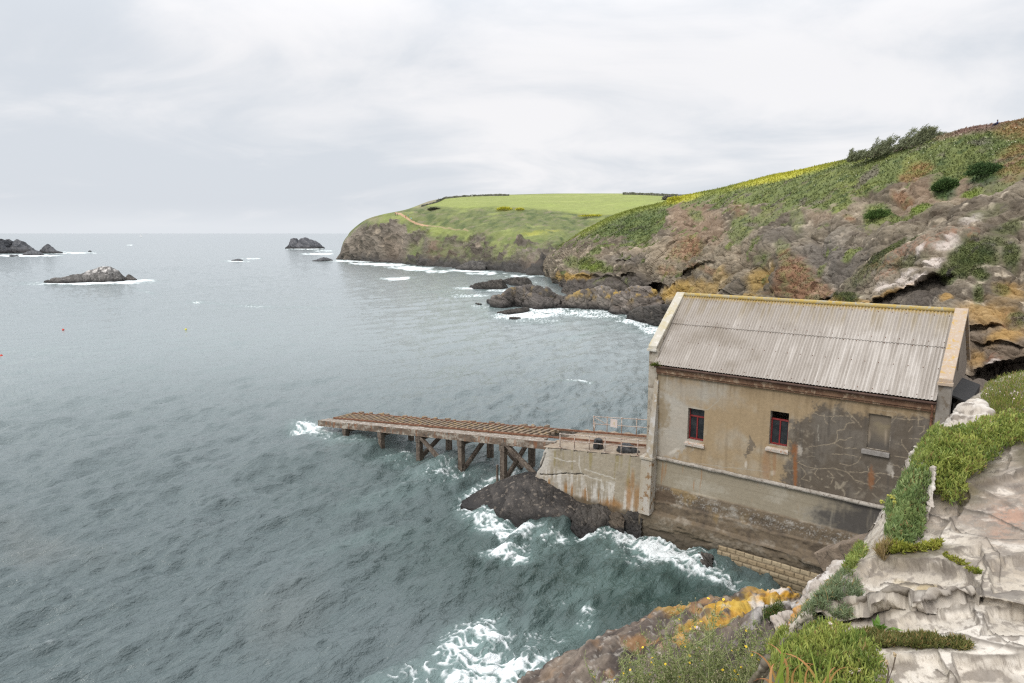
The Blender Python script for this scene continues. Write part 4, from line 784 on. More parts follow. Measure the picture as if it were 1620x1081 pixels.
# string course, cornice, gutter, downpipe
m = MB(); rnd = random.Random(2)
m.tube([(x, -.10+rnd.uniform(-.012, .012), 4.585+rnd.uniform(-.012, .012)) for x in np.arange(.36, 13.6, .33)], .105, 10); m.build('string_course', mat_n('string_course', (.38, .345, .30), (.27, .24, .20), 3., .9, .6, .02, c3=(.19, .16, .13)), house, smooth=True)
m = MB(); m.box(.24, 13.46, -.20, .05, 9.46, 9.74); m.box(.24, 13.46, -.13, .05, 9.36, 9.46); m.build('cornice', mat_n('stained_cornice', (.21, .125, .075), (.14, .075, .045), 1.6, .9, .4, .01, stretch=(1, 1, .2), c3=(.33, .24, .16)), house, bevel=.015)
m = MB(); m.tube([(x, -.33, 9.80) for x in (.2, 4, 8, 12, 13.5)], .065, 10); m.build('gutter', mat_n('dark_gutter', (.05, .028, .02), (.09, .05, .035), 3., .7, .3, .005), house, smooth=True)
m = MB(); m.tube([(13.34, -.32, 9.74), (13.34, -.14, 9.45), (13.34, -.09, 9.2), (13.34, -.09, 6.2)], .055, 8)
for z in (9.1, 8.2, 7.4, 6.6): m.tube([(13.34, -.09, z), (13.34, -.09, z+.07)], .075, 8)
m.build('downpipe', M['rust'], house, smooth=True)
# roof of corrugated sheets
def roof_sheet(t0, t1, lift, name, back=False, shade=1.):
    pit = .146; xs = np.arange(.12, 13.49, pit/8); ts = np.linspace(t0, t1, int(60*(t1-t0)/.5)+8)
    Xg, T = np.meshgrid(xs, ts); y = lerp(-.36, 3.27, T); z = lerp(9.93, 13.44, T)
    if back: y = 6.5-y
    rs = np.random.RandomState(6); sheet = np.floor(Xg/1.02).astype(int); jx = rs.uniform(-.012, .012, 40)[sheet]
    k = .028*np.sin(2*math.pi*Xg/pit)+lift+jx+.01*perlin(np.stack([Xg.ravel()*.5, T.ravel()*3, 0*T.ravel()], 1), 5).reshape(Xg.shape)
    s = -1 if not back else 1
    y = y+s*k*.695; z = z+k*.719
    L3 = np.stack([Xg, T*5, 0*Xg], -1).reshape(-1, 3).astype(F4); sh = Xg.shape
    st = fbm(L3*np.array([5, .35, 1], F4), 4, 420).reshape(sh); bl = fbm(L3*np.array([.5, .7, 1], F4), 4, 421).reshape(sh); fi = fbm(L3*12, 3, 422).reshape(sh)
    stone = rs.uniform(-1, 1, 40)[sheet]
    c = np.repeat(np.repeat(np.array([[[.375, .35, .325]]], F4), sh[0], 0), sh[1], 1)
    c = mixc(c, (.53, .51, .49), sst(-.1, .5, st+.15*stone+.35*sst(3, 11, Xg)-.15)*.9); c = mixc(c, (.255, .225, .19), sst(.0, .55, bl*.7+st*.5-.25*sst(3, 9, Xg)+.12)*.75)
    c = mixc(c, (.29, .245, .17), sst(.9, .45, (1-T)*2.2+fi*.2)*sst(-.3, .4, st)*.8*sst(.55, .9, T))
    val = .5-.5*np.sin(2*math.pi*Xg/pit); c = c*(1-.22*sst(.4, 1, val)*(.6+.4*sst(-.2, .4, fi)))[..., None]     # darker along the valleys
    c = mixc(c, (.42, .29, .05), sst(.93, 1.0, T+fi*.05)*.8)
    bolt = np.zeros(sh, F4)
    return mesh_obj(name, np.stack([Xg, y, z], -1), grid_faces(*sh), M['roof'], parent=house, col=(c*np.array([.93, .895, .85])*shade).reshape(-1, 3))
roof = roof_sheet(0, .60, 0, 'roof_sheeting'); roof_sheet(.575, 1.0, .032, 'roof_sheeting'); roof_sheet(0, 1., 0, 'roof_sheeting', True)
m = MB(); m.tube([(x, 3.25, 13.50) for x in np.linspace(.17, 13.46, 24)], .115, 10); m.build('ridge_roll', mat_n('lichen_ridge', (.36, .30, .17), (.42, .29, .06), 2.5, .9, .5, .01, c3=(.33, .32, .27)), roof, smooth=True)
m = MB()
for t in (.035, .33, .56, .62, .93):
    for x in np.arange(.45, 13.3, .146*4): m.ball((x+random.uniform(-.02, .02), lerp(-.36, 3.27, t)-.036-.03*(t > .575), lerp(9.93, 13.44, t)+.036+.03*(t > .575)), .024, 5, 3)
tag(m.build('roof_bolts', M['rust'], roof), kind='stuff')
def tuft(name, c, r, n, ln, parent=None, cols=((.12, .16, .05), (.20, .22, .06)), seed=0):
    rs = np.random.RandomState(seed); d = rs.normal(0, 1, (n, 3)); d[:, 2] = np.abs(d[:, 2]); d /= np.linalg.norm(d, axis=1, keepdims=True)
    b = np.array(c)+d*np.array(r)*rs.uniform(.3, 1, (n, 1)); s = np.cross(d, rs.normal(0, 1, (n, 3))); s /= np.linalg.norm(s, axis=1, keepdims=True); L = ln*rs.uniform(.6, 1.3, (n, 1))
    T = np.stack([b-s*L*.2, b+s*L*.2, b+d*L+np.array([0, 0, .3])*L], 1).reshape(-1, 3); cc = lerp(np.array(cols[0]), np.array(cols[1]), rs.rand(n, 1))
    return mesh_obj(name, T, np.arange(3*n).reshape(-1, 3), M['leaf'], parent=parent, col=np.repeat(cc[:, None], 3, 1), smooth=False)
gt = tuft('gutter_weed', tuple(bw(np.array(.35), np.array(-.33), np.array(9.84))), (.42, .12, .10), 240, .13, None, ((.07, .10, .02), (.20, .22, .04)), 3)
tag(gt, 'small green weed growing in the gutter at the seaward end of the roof', 'plant')
# windows
for k, (x0, x1, z0, z1) in enumerate(WIN):
    w = empty('window'); w.parent = house
    if k < 2:
        m = MB(); y0, y1 = .20, .27; t = .075; zt = z0+(z1-z0)*.74; xm = x0+(x1-x0)*.50
        m.box(x0, x0+t, y0, y1, z0, zt+.05); m.box(x1-t, x1, y0, y1, z0, zt+.05); m.box(x0+t, x1-t, y0-.012, y1, z0, z0+.085); m.box(x0+t, x1-t, y0-.012, y1, zt-.035, zt+.05); m.box(xm-.035, xm+.035, y0-.006, y1-.01, z0+.085, zt-.035)
        if k == 0: m.box(x0, x0+.05, y0+.02, y1, zt+.05, z1); 
        m.build('frame', M['red_paint'], w, bevel=.008)
        for a, b in ((x0+t, xm-.035), (xm+.035, x1-t)): p = MB(); p.box(a, b, .235, .243, z0+.085, zt-.035); p.build('pane', M['glass'], w)
        if k == 0: p = MB(); p.box(x0+.05, x1, .235, .243, zt+.05, z1); p.build('pane', M['glass'], w)
        m = MB(); m.hexa([(x0-.13, -.13, z0-.32), (x1+.10, -.13, z0-.32), (x1+.10, .18, z0-.32), (x0-.13, .18, z0-.32), (x0-.13, -.13, z0-.18), (x1+.10, -.13, z0-.18), (x1-.02, .19, z0+.0), (x0+.02, .19, z0+.0)]); m.build('sill', M['sill'], w, bevel=.012)
    else:
        def bcol(X, Z, px, py, L3):
            sh = X.shape; a = fbm(L3*1.7, 4, 430).reshape(sh); c = np.repeat(np.repeat(np.array([[[.165, .135, .10]]], F4), sh[0], 0), sh[1], 1)
            c = mixc(c, (.215, .175, .115), sst(-.1, .4, a)*sst(z0+.3, z1-.3, Z)); c = mixc(c, (.075, .07, .065), sst(z0+.9, z0+.2, Z+a*.3)*.7); return mixc(c, (.38, .31, .23), blob(px, py, [(1374,690,3,11,0,.7),(1401,690,3,14,0,.9)], a.reshape(sh), .6)*.7)
        lgrid('infill_panel', np.linspace(x0, x1, 40), np.linspace(z0, z1, 60), lambda X, Z: .12+0*X, M['wall'], bcol, w)
        m = MB(); m.box(x0-.16, x1+.06, -.14, .12, z0-.26, z0-.04); m.build('sill', mat_n('grey_sill', (.20, .18, .16), (.27, .25, .23), 5., .9, .6, .02), w, bevel=.02); tag(w, 'bricked up window with a grey sill and no frame')
# stained base down to the sea
def base_y(X, Z):
    L3 = np.stack([X.ravel(), 0*X.ravel(), Z.ravel()], 1).astype(F4); n1 = fbm(L3*np.array([.35, 1, 1.1], F4), 4, 440).reshape(X.shape); n2 = fbm(L3*4.5, 4, 441).reshape(X.shape)
    zz = Z+.10*n1
    y = -.02-.06*sst(3.02, 2.96, zz)-.03*n2*sst(3.05, 2.9, zz)-.09*sst(2.1, 2.02, zz+.1*n1)-.26*sst(1.42, 1.30, zz)-.08*n1*sst(2.9, 2.0, Z)-.05*n2*sst(1.5, .8, Z)
    y += .20*sst(.0, .3, n1-.18)*sst(1.35, 1.1, Z)*sst(.15, .4, Z)
    lay = .02*np.abs(np.sin(Z*5.2+n1*1.5))*sst(3., 2.7, Z)
    y = y-.38*sst(1.6, 1.45, Z)*sst(1.0, 1.2, Z)*sst(8.2, 8.8, X)*sst(11.9, 11.6, X)
    return y-lay
def base_col(X, Z, px, py, L3):
    sh = X.shape; n1 = fbm(L3*np.array([.5, 1, 1.3], F4), 4, 443).reshape(sh); n2 = fbm(L3*4., 4, 444).reshape(sh); n3 = fbm(L3*13, 3, 445).reshape(sh); dr = fbm(L3*np.array([3.5, 1, .4], F4), 4, 446).reshape(sh)
    hb = np.abs(((Z-3)/.30) % 1-.5)                         # board marks
    c = np.repeat(np.repeat(np.array([[[.285, .245, .18]]], F4), sh[0], 0), sh[1], 1); c = mixc(c, (.36, .325, .26), sst(-.1, .4, n1+n2*.4)*.7); c = mixc(c, (.20, .165, .115), sst(.44, .5, hb)*.45)
    c = mixc(c, (.055, .05, .048), sst(8.3, 10.4, X+n1*1.6+n2)*sst(-.5, .2, dr+.3)*.9*sst(2.5, 2.9, Z)); c = mixc(c, (.30, .14, .045), sst(.30, .5, dr)*.5*sst(2.9, 3.2, Z)*sst(9, 7, X))
    low = sst(3.06, 2.94, Z+.10*n1)
    b = np.repeat(np.repeat(np.array([[[.150, .115, .078]]], F4), sh[0], 0), sh[1], 1); b = mixc(b, (.245, .21, .165), sst(-.05, .4, n1+n2*.5)); b = mixc(b, (.080, .062, .045), sst(-.05, .45, n1*-.8+n2*.5+dr*.2)*.85)
    b = mixc(b, (.34, .32, .29), sst(.0, .35, n3*.7+n2*.4)*sst(2.0, 2.3, Z+n1*.2)*sst(3.0, 2.8, Z)*.7); b = mixc(b, (.27, .185, .08), sst(.15, .45, fbm(L3*np.array([1.2, 1, .9], F4)+9, 4, 447).reshape(sh))*.55*sst(1.0, 2.2, Z)*sst(7, 4, X))
    b = mixc(b, (.10, .082, .055), sst(1.5, .7, Z+n2*.25)*.6); b = mixc(b, (.062, .050, .036), sst(.75, .25, Z+n1*.3)*.8); b = mixc(b, (.105, .075, .05), sst(2.9, 2.6, Z)*sst(1.7, 2.0, Z)*blob(X, Z, [(.9, 2.45, .75, .4)], n2*.5, .3))
    c = mixc(c, b, low); return c*(1+.16*n3*low+.08*n2)[..., None]
lgrid('foundation_wall', np.arange(-.42, 14.0, .036), np.arange(-1.1, 4.53, .036), base_y, M['wall'], base_col, house)
m = MB(); m.box(-.40, 14, .25, 6.5, -1, 4.2); m.build('foundation_core', M['concrete'], house)
def foot(X, Z):
    row = np.floor((Z+.3)/.27); xx = X+row*.21; cell = np.floor(xx/.46+.18*np.sin(row*9.1+np.floor(xx/.46)*2.1)); fx = np.abs((xx/.46) % 1-.5)*.46; fz = np.abs(((Z+.3)/.27) % 1-.5)*.27
    e = np.minimum(.23-fx, .135-fz); L3 = np.stack([X.ravel(), row.ravel(), Z.ravel()], 1).astype(F4)
    return -.86+.07*(row)-.05*sst(.0, .05, e)-.025*fbm(L3*5, 3, 450).reshape(X.shape)+.02*np.sin(cell*7.7+row*3)
def footc(X, Z, px, py, L3):
    row = np.floor((Z+.3)/.27); xx = X+row*.21; fx = np.abs((xx/.46) % 1-.5)*.46; fz = np.abs(((Z+.3)/.27) % 1-.5)*.27; e = np.minimum(.23-fx, .135-fz); sh = X.shape
    t = np.sin(np.floor(xx/.46)*12.9+row*78.2)*.5+.5; c = np.repeat(np.repeat(np.array([[[.27, .205, .125]]], F4), sh[0], 0), sh[1], 1); c = mixc(c, (.36, .29, .19), t); c = mixc(c, (.13, .10, .065), 1-sst(0, .03, e))
    return mixc(c, (.10, .08, .05), sst(.35, -.05, Z)*.7)*(1+.25*fbm(L3*6, 3, 451).reshape(sh))[..., None]
lgrid('stone_footing', np.arange(4.4, 13.6, .025), np.arange(-.6, .79, .025), foot, M['wall'], footc, house)
m = MB(); m.box(4.42, 13.6, -.50, .2, -.9, .60); m.build('footing_top', M['concrete'], house)
# black boarded door and its hood at the landward gable
m = MB(); m.hexa([(13.86, .45, 10.05), (14.60, .45, 9.78), (14.60, 4.9, 9.78), (13.86, 4.9, 10.05), (13.86, .45, 10.13), (14.62, .45, 9.88), (14.62, 4.9, 9.88), (13.86, 4.9, 10.13)]); m.box(14.56, 14.61, .46, 4.89, 9.42, 9.78); m.build('door_hood', M['black'], house, bevel=.01)
m = MB()
for y in np.arange(.5, 4.8, .26): m.box(14.02, 14.07+.004*random.random(), y, y+.24, 7.2, 9.72)
m.build('door', M['black'], house)
m = MB(); m.box(14.10, 14.20, 3.2, 3.3, 6.8, 9.7); m.build('door_post', M['gable_wood'], house)

# ---------------------------------------------------------------- slipway on trestles
slip = empty('slipway', tuple(BO), BRZ); tag(slip, 'rusty derelict launching slipway on braced trestles running down into the sea', 'slipway')
zt = lambda x: .72+.1165*(x+32.6)
rnd = random.Random(7)
def slope_beam(m, x0, x1, y0, y1, dtop, dep, seg=.8, j=.012):
    n = max(1, int((x1-x0)/seg)); xs = [lerp(x0, x1, i/n) for i in range(n+1)]; prev = None
    for x in xs:
        r = lambda: rnd.uniform(-j, j); b = len(m.v); m.v += [(x, y0+r(), zt(x)+dtop-dep+r()), (x, y1+r(), zt(x)+dtop-dep+r()), (x, y1+r(), zt(x)+dtop+r()), (x, y0+r(), zt(x)+dtop+r())]
        if prev is not None:
            for q in range(4): m.f.append((prev+q, b+q, b+(q+1) % 4, prev+(q+1) % 4))
        else: m.f.append((b, b+1, b+2, b+3))
        prev = b
    m.f.append((prev+3, prev+2, prev+1, prev))
def scol(X, Z, px, py, L3):
    sh = X.shape; n1 = fbm(L3*np.array([.8, 1, 1.5], F4), 4, 460).reshape(sh); n2 = fbm(L3*4, 4, 461).reshape(sh); dr = fbm(L3*np.array([3, 1, .5], F4), 4, 462).reshape(sh)
    c = np.repeat(np.repeat(np.array([[[.155, .115, .085]]], F4), sh[0], 0), sh[1], 1); c = mixc(c, (.38, .345, .29), sst(-.12, .25, n1*.6+n2*.5)); c = mixc(c, (.24, .10, .045), sst(.05, .4, dr)*.7); c = mixc(c, (.05, .042, .036), sst(.1, .45, n2-n1*.5)*.8)
    return c*(1+.2*n2)[..., None]
xs = np.arange(-32.8, -7.3, .05); us = np.linspace(0, 1, 14)
Xg, Ug = np.meshgrid(xs, us); L3 = np.stack([Xg.ravel(), 0*Xg.ravel(), Ug.ravel()*.55], 1).astype(F4); rough = fbm(L3*3, 4, 465).reshape(Xg.shape)
Zg = zt(Xg)-.50+.50*Ug-.08*np.maximum(0, rough)*(Ug < .2)-.03*rough*(Ug > .9); Yg = .88+.03*rough-.02*np.abs(np.sin(Xg*2.7))
mesh_obj('edge_beam', np.stack([Xg, Yg, Zg], -1), grid_faces(*Xg.shape), M['wall'], parent=slip, col=scol(Xg, Zg, 0, 0, L3).reshape(-1, 3))
m = MB(); slope_beam(m, -32.75, -7.4, .91, 1.30, -.035, .43); slope_beam(m, -32.75, -7.4, .905, 1.34, .005, .06, .5, .02); m.build('edge_beam', M['slip_concrete'], slip)
m = MB(); slope_beam(m, -32.2, -7.4, 4.15, 4.55, -.02, .5, .6, .05); m.build('edge_beam', M['slip_concrete'], slip)
m = MB(); slope_beam(m, -32.6, -8.5, 1.36, 1.86, -.02, .10, .5, .02); m.build('walkway_planks', M['slip_concrete'], slip)
m = MB()
for y in (1.98, 2.62, 3.28, 3.9): slope_beam(m, -32.0, -9.0, y-.09, y+.09, .02, .16, .6, .018)
for k in range(41):
    x = -31.9+k*.565
    y1 = 4.2+rnd.uniform(-.15, .25) if rnd.random() > .12 else 3.4
    m.bar((x, 1.88, zt(x)+.03), (x+rnd.uniform(-.03, .03), y1, zt(x)+.03), .16, .13, seg=5, j=.16)
    if rnd.random() < .55: xx = x+rnd.uniform(-.2, .2); m.box(xx-.12, xx+.12, 4.05, 4.4, zt(xx)-.1, zt(xx)+rnd.uniform(.06, .22), .05)
m.build('deck_lattice', M['lattice'], slip)
for y in (1.90, 3.95):
    m = MB(); slope_beam(m, -31.9, -.3, y-.04, y+.04, .13, .12, 1.2, .004); m.build('rail', M['rust'], slip)
PX = [-29.2, -24.6, -20.15, -15.75, -11.75]
for i, x in enumerate(PX):
    for y in (1.12, 4.35):
        m = MB(); m.bar((x, y, -1.2), (x, y, zt(x)-.50), .40, .40, up=(1, 0, 0), seg=5, j=.05); m.bar((x, y, zt(x)-1.0), (x, y, zt(x)-.5), .47, .47, up=(1, 0, 0)); m.build('post', M['timber'], slip, bevel=.03)
    m = MB(); m.bar((x, .95, zt(x)-.72), (x, 4.5, zt(x)-.72), .34, .34); m.build('cross_beam', M['timber'], slip, bevel=.02)
def brace(a, b): m = MB(); m.bar(a, b, .26, .26, seg=4, j=.06); m.build('brace', M['timber'], slip, bevel=.02)
brace((-20.0, 1.05, 1.62), (-17.0, 1.05, -.35)); brace((-20.15, 4.2, zt(-20.15)-.7), (-20.15, 1.3, -.1))
brace((-15.75, 4.2, zt(-15.75)-.75), (-15.75, 1.25, -.2)); brace((-15.5, 4.3, 2.0), (-12.6, 4.3, -.2))
brace((-11.6, 1.0, 2.85), (-8.9, 1.0, 1.1)); brace((-11.75, 4.2, zt(-11.75)-.8), (-11.75, 1.3, -.0))
m = MB(); m.box(-12.25, -12.13, .9, 1.02, -.6, 1.1); m.build('stub_pile', M['timber'], slip)
m = MB(); m.box(-9.6, -9.2, 3.7, 4.1, .2, 2.4, .04); m.build('stub_pile', M['timber'], slip)
# concrete quay between slipway and boathouse
quay = empty('quay', tuple(BO), BRZ); tag(quay, 'cracked and stained concrete quay joining the slipway to the boathouse', 'quay')
ztop = lambda x: zt(x)-.06
def qx(U, Z): return lerp(-7.35-1.05*(4.0-Z)/3.2, -.12, U)
us = np.arange(0, 1.0001, .0045); ws = np.linspace(0, 1, 130); Ug, Wg = np.meshgrid(us, ws)
Xa = lerp(-7.9, -.12, Ug); Zg = lerp(-1.0, 1., Wg); Zg = -1+(ztop(Xa)+1)*Wg; L3 = np.stack([Xa.ravel(), 0*Xa.ravel(), Zg.ravel()], 1).astype(F4); n2 = fbm(L3*3.2, 4, 470).reshape(Ug.shape); n1 = fbm(L3*.8, 3, 471).reshape(Ug.shape)
Xg = lerp(-7.25-.36*(3.8-Zg)+.12*n2, -.12, Ug); pan = ((Xg+.3)/.98) % 1; Yg = -.06+.09*pan-.03*sst(0, .06, pan)+.02*n2
Zg = Zg+(.10*(pan-.5))*sst(.9, 1, Wg)
L3 = np.stack([Xg.ravel(), 0*Xg.ravel(), Zg.ravel()], 1).astype(F4); px, py = proj(bw(Xg, Yg, Zg)); sh = Ug.shape
n1 = fbm(L3*np.array([.7, 1, 1.], F4), 4, 472).reshape(sh); dr = fbm(L3*np.array([3.4, 1, .28], F4), 4, 473).reshape(sh); n3 = fbm(L3*8, 3, 474).reshape(sh)
c = np.repeat(np.repeat(np.array([[[.33, .285, .215]]], F4), sh[0], 0), sh[1], 1); c = mixc(c, (.24, .205, .15), sst(-.1, .4, n1)*.6); c = mixc(c, (.26, .215, .10), sst(.05, .4, dr)*.8*sst(1.8, 2.8, Zg))
hl = sst(.42, .5, np.abs((Zg/.62+.03*n2) % 1-.5)); c = mixc(c, (.47, .44, .39), hl*.35*sst(-.2, .3, n2))
c = mixc(c, (.56, .53, .48), sst(-.15, .3, dr+.25*n2)*sst(2.6, 2.0, Zg+.3*n1)*sst(.6, 1.1, Zg)*.85); c = mixc(c, (.52, .49, .44), blob(px, py, [(857,730,13,26,15,1),(870,705,14,8,0,.8)], n2*.5, .5)*.8)
c = mixc(c, (.30, .15, .045), np.clip(sst(.12, .36, fbm(L3*np.array([4.2, 1, .25], F4)+3, 4, 475).reshape(sh))*sst(1.9, 1.2, Zg)+blob(px, py, [(995,785,5,26,0,.95),(1009,790,8,20,0,.8),(1001,765,3,20,0,.7),(965,800,20,8,5,.9),(925,790,6,14,0,.6)], dr*.6+n2*.3, .6), 0, 1)*.85)
c = mixc(c, (.11, .085, .055), sst(1.15, .75, Zg+.2*n2)*.85)
ZOOM7 = lambda *p: zpts(p, 740, 630, 4.7)
for l, w in ((ZOOM7((500,560),(545,500),(570,440),(578,412)), 1.1), (ZOOM7((540,570),(620,572),(700,560),(790,565),(860,570)), .9)):
    d = lined(px+n3*.8, py+n2*2, l); c = mixc(c, (.045, .04, .035), (1-sst(w*.5, w*1.2, d))*.9); Yg = Yg+.10*(1-sst(.3, 1.4, d))
for l in (ZOOM7((860,570),(920,595),(985,612)), ZOOM7((830,430),(828,500),(845,560)), ZOOM7((1030,620),(1070,640),(1065,740)), ZOOM7((880,650),(890,760)), ZOOM7((640,440),(720,470),(800,470)), ZOOM7((990,600),(1010,690)), ZOOM7((870,530),(1000,570),(1100,600))):
    c = mixc(c, (.55, .52, .46), (1-sst(.3, 1.2, lined(px+n3, py+n2*2, l)))*.7)
mesh_obj('quay_face', np.stack([Xg, Yg, Zg], -1), grid_faces(*sh), M['wall'], parent=quay, col=c.reshape(-1, 3)*(1+.12*n3.reshape(-1, 1)))
# top surface and broken end
xs = np.linspace(-7.6, -.26, 150); ys = np.linspace(.0, 4.75, 90); Xg, Yg = np.meshgrid(xs, ys); L3 = np.stack([Xg.ravel(), Yg.ravel(), 0*Xg.ravel()], 1).astype(F4); n1 = fbm(L3*.9, 4, 480).reshape(Xg.shape); n2 = fbm(L3*5, 3, 481).reshape(Xg.shape)
Zg = ztop(Xg)-.02+.025*n2+.05*np.maximum(0, n1)-.10*sst(1.3, 1.5, Yg)*sst(4.2, 4.0, Yg)*0+.10*sst(4.2, 4.5, Yg)*(.5+.5*np.sin(Xg*5.8)); Xj = Xg+.25*n1*sst(-7, -7.6, Xg)
c = mixc(np.repeat(np.repeat(np.array([[[.29, .235, .175]]], F4), 90, 0), 150, 1), (.20, .155, .115), sst(-.1, .4, n1)); c = mixc(c, (.40, .36, .30), sst(.1, .4, n2)*.6); c = mixc(c, (.24, .13, .07), sst(.25, .1, np.abs(Yg-1.9))*.6)
mesh_obj('quay_top', np.stack([Xj, Yg, Zg], -1), grid_faces(90, 150), M['wall'], parent=quay, col=c.reshape(-1, 3))
m = MB(); m.hexa([(-8.6, .06, -1), (-.3, .06, -1), (-.3, 4.7, -1), (-8.6, 4.7, -1), (-7.35, .04, ztop(-7.35)-.06), (-.3, .04, ztop(-.3)-.06), (-.3, 4.7, ztop(-.3)-.06), (-7.35, 4.7, ztop(-7.35)-.06)]); m.build('quay_core', mat_n('broken_concrete', (.44, .41, .36), (.33, .28, .21), 2.5, .95, .8, .05, c3=(.20, .17, .13)), quay)
# railings
def railing(name, label, posts, y, h, mid, x0, x1, group=None):
    r = empty(name, tuple(BO), BRZ); tag(r, label, 'railing', group)
    for x in posts:
        p = MB(); z = ztop(x); p.tube([(x, y, z-.05), (x, y, z+h)], .034, 8); p.ball((x, y, z+h+.01), .058, 8, 5); p.ball((x, y, z+mid), .062, 8, 5); p.tube([(x, y, z-.02), (x, y, z+.03)], .075, 8); p.build('post', M['rail_paint'], r, smooth=True)
    for hh in (h, mid):
        p = MB(); p.tube([(x, y, ztop(x)+hh) for x in np.linspace(x0, x1, 8)], .026, 8); p.build('rail', M['rail_paint'], r, smooth=True)
    return r
railing('railing', 'pale tube railing along the near edge of the quay above the stained wall', [-6.35, -5.27, -4.2, -3.1, -2.0, -.92], .14, .90, .48, -6.4, -.1)
fr = railing('railing', 'rust spotted tube railing with a sign on the far side of the quay', [-6.65, -5.6, -4.5, -3.4, -2.25, -1.1], 4.55, 1.06, .55, -6.65, -.3)
for a, b in (((-6.65, 4.55, ztop(-6.65)+1.04), (-5.62, 4.55, ztop(-5.6)+.57)), ((-6.65, 4.55, ztop(-6.65)+.52), (-6.25, 4.0, ztop(-6.25)+.45))):
    p = MB(); p.tube([a, b], .026, 8); p.build('brace', M['rail_paint'], fr, smooth=True)
p = MB(); p.tube([(-6.25, 4.0, ztop(-6.25)), (-6.2, 4.0, ztop(-6.2)+.85)], .032, 8); p.build('post', M['rail_paint'], fr, smooth=True)
sg = empty('sign', tuple(bw(np.array(-5.05), np.array(4.50), np.array(ztop(-5.05)+.42))), BRZ); tag(sg, 'small faded white sign board hung on the far quay railing', 'sign')
p = MB(); p.box(-.26, .26, -.015, .0, 0, .56); p.build('board', mat_n('faded_sign', (.60, .54, .50), (.52, .45, .42), 4., .7, .1, .003), sg, bevel=.005)
p = MB(); p.box(-.02, .07, -.018, -.0155, .17, .38); p.build('mark', mat_n('faded_mark', (.50, .42, .22), (.52, .46, .33), 9., .8, .1, .002, thr=(.4, .6)), sg)
# black plastic on the quay
def on_quay(px, py):
    for x in np.linspace(-8, 0, 400):
        pass
    r = ray(np.array(px), np.array(py)); best = None
    for t in np.linspace(30, 50, 2000):
        q = blocal(CAMP+r*t)
        if q[2] <= ztop(q[0]): return q
q = on_quay(944.5, 710.5)
m = MB(); n = 14; prof = [(0, .30), (.15, .31), (.45, .27), (.60, .22), (.66, .10)]
for k in range(len(prof)-1): pass
m.tube([(q[0], q[1]+.15, q[2]-.02+z) for z, _ in prof], [r_ for _, r_ in prof], n)
bag = m.build('bag', M['tarp']); bag.location = BO; bag.rotation_euler = (0, 0, BRZ); tag(bag, 'upright black plastic sack behind the near quay railing', 'sack')
for v in bag.data.vertices: s = 1+.16*math.sin(v.co.z*23+v.co.x*31)+random.uniform(-.04, .04); v.co.x = q[0]+(v.co.x-q[0])*s; v.co.y = q[1]+.15+(v.co.y-q[1]-.15)*s
q = on_quay(988, 716)
th = np.linspace(0, 2*math.pi, 49); ph = np.linspace(0, math.pi/2, 16); TH, PH = np.meshgrid(th, ph); D3 = np.stack([np.cos(TH)*np.sin(PH), np.sin(TH)*np.sin(PH), np.cos(PH)], -1); nn = facets(D3.reshape(-1, 3)*1.9+5, 3, 1.)[0].reshape(TH.shape)*.16+.1*fbm(D3.reshape(-1, 3)*3, 3, 5).reshape(TH.shape)
nn[:, -1] = nn[:, 0]; Pt = D3*(1+nn)[..., None]*np.array([.62, .42, .50]); Pt[..., 0] += .25*np.maximum(0, np.cos(TH))*np.sin(PH)**6; Pt += np.array([q[0], q[1]+.3, q[2]-.04])
hp = mesh_obj('tarpaulin_heap', Pt, grid_faces(*TH.shape), M['tarp'], col=None, smooth=False); hp.location = BO; hp.rotation_euler = (0, 0, BRZ); tag(hp, 'crumpled black tarpaulin heap on the quay beside the boathouse', 'heap')
# broken slab leaning at the landward foot of the wall
m = MB(); a = at_y(np.array(1306), np.array(884), np.array(25.5)); b = at_y(np.array(1378), np.array(862), np.array(24.2)); m.bar(a, b, 1.1, .75, seg=8, j=.12); sl = m.build('fallen_slab', mat_n('brown_slab', (.14, .105, .075), (.22, .17, .125), 1.5, .9, .8, .05, stretch=(1, 1, 3), c3=(.08, .06, .045)), None, bevel=.06); tag(sl, 'dark brown slab leaning against the foot of the boathouse wall above the footing', 'slab')
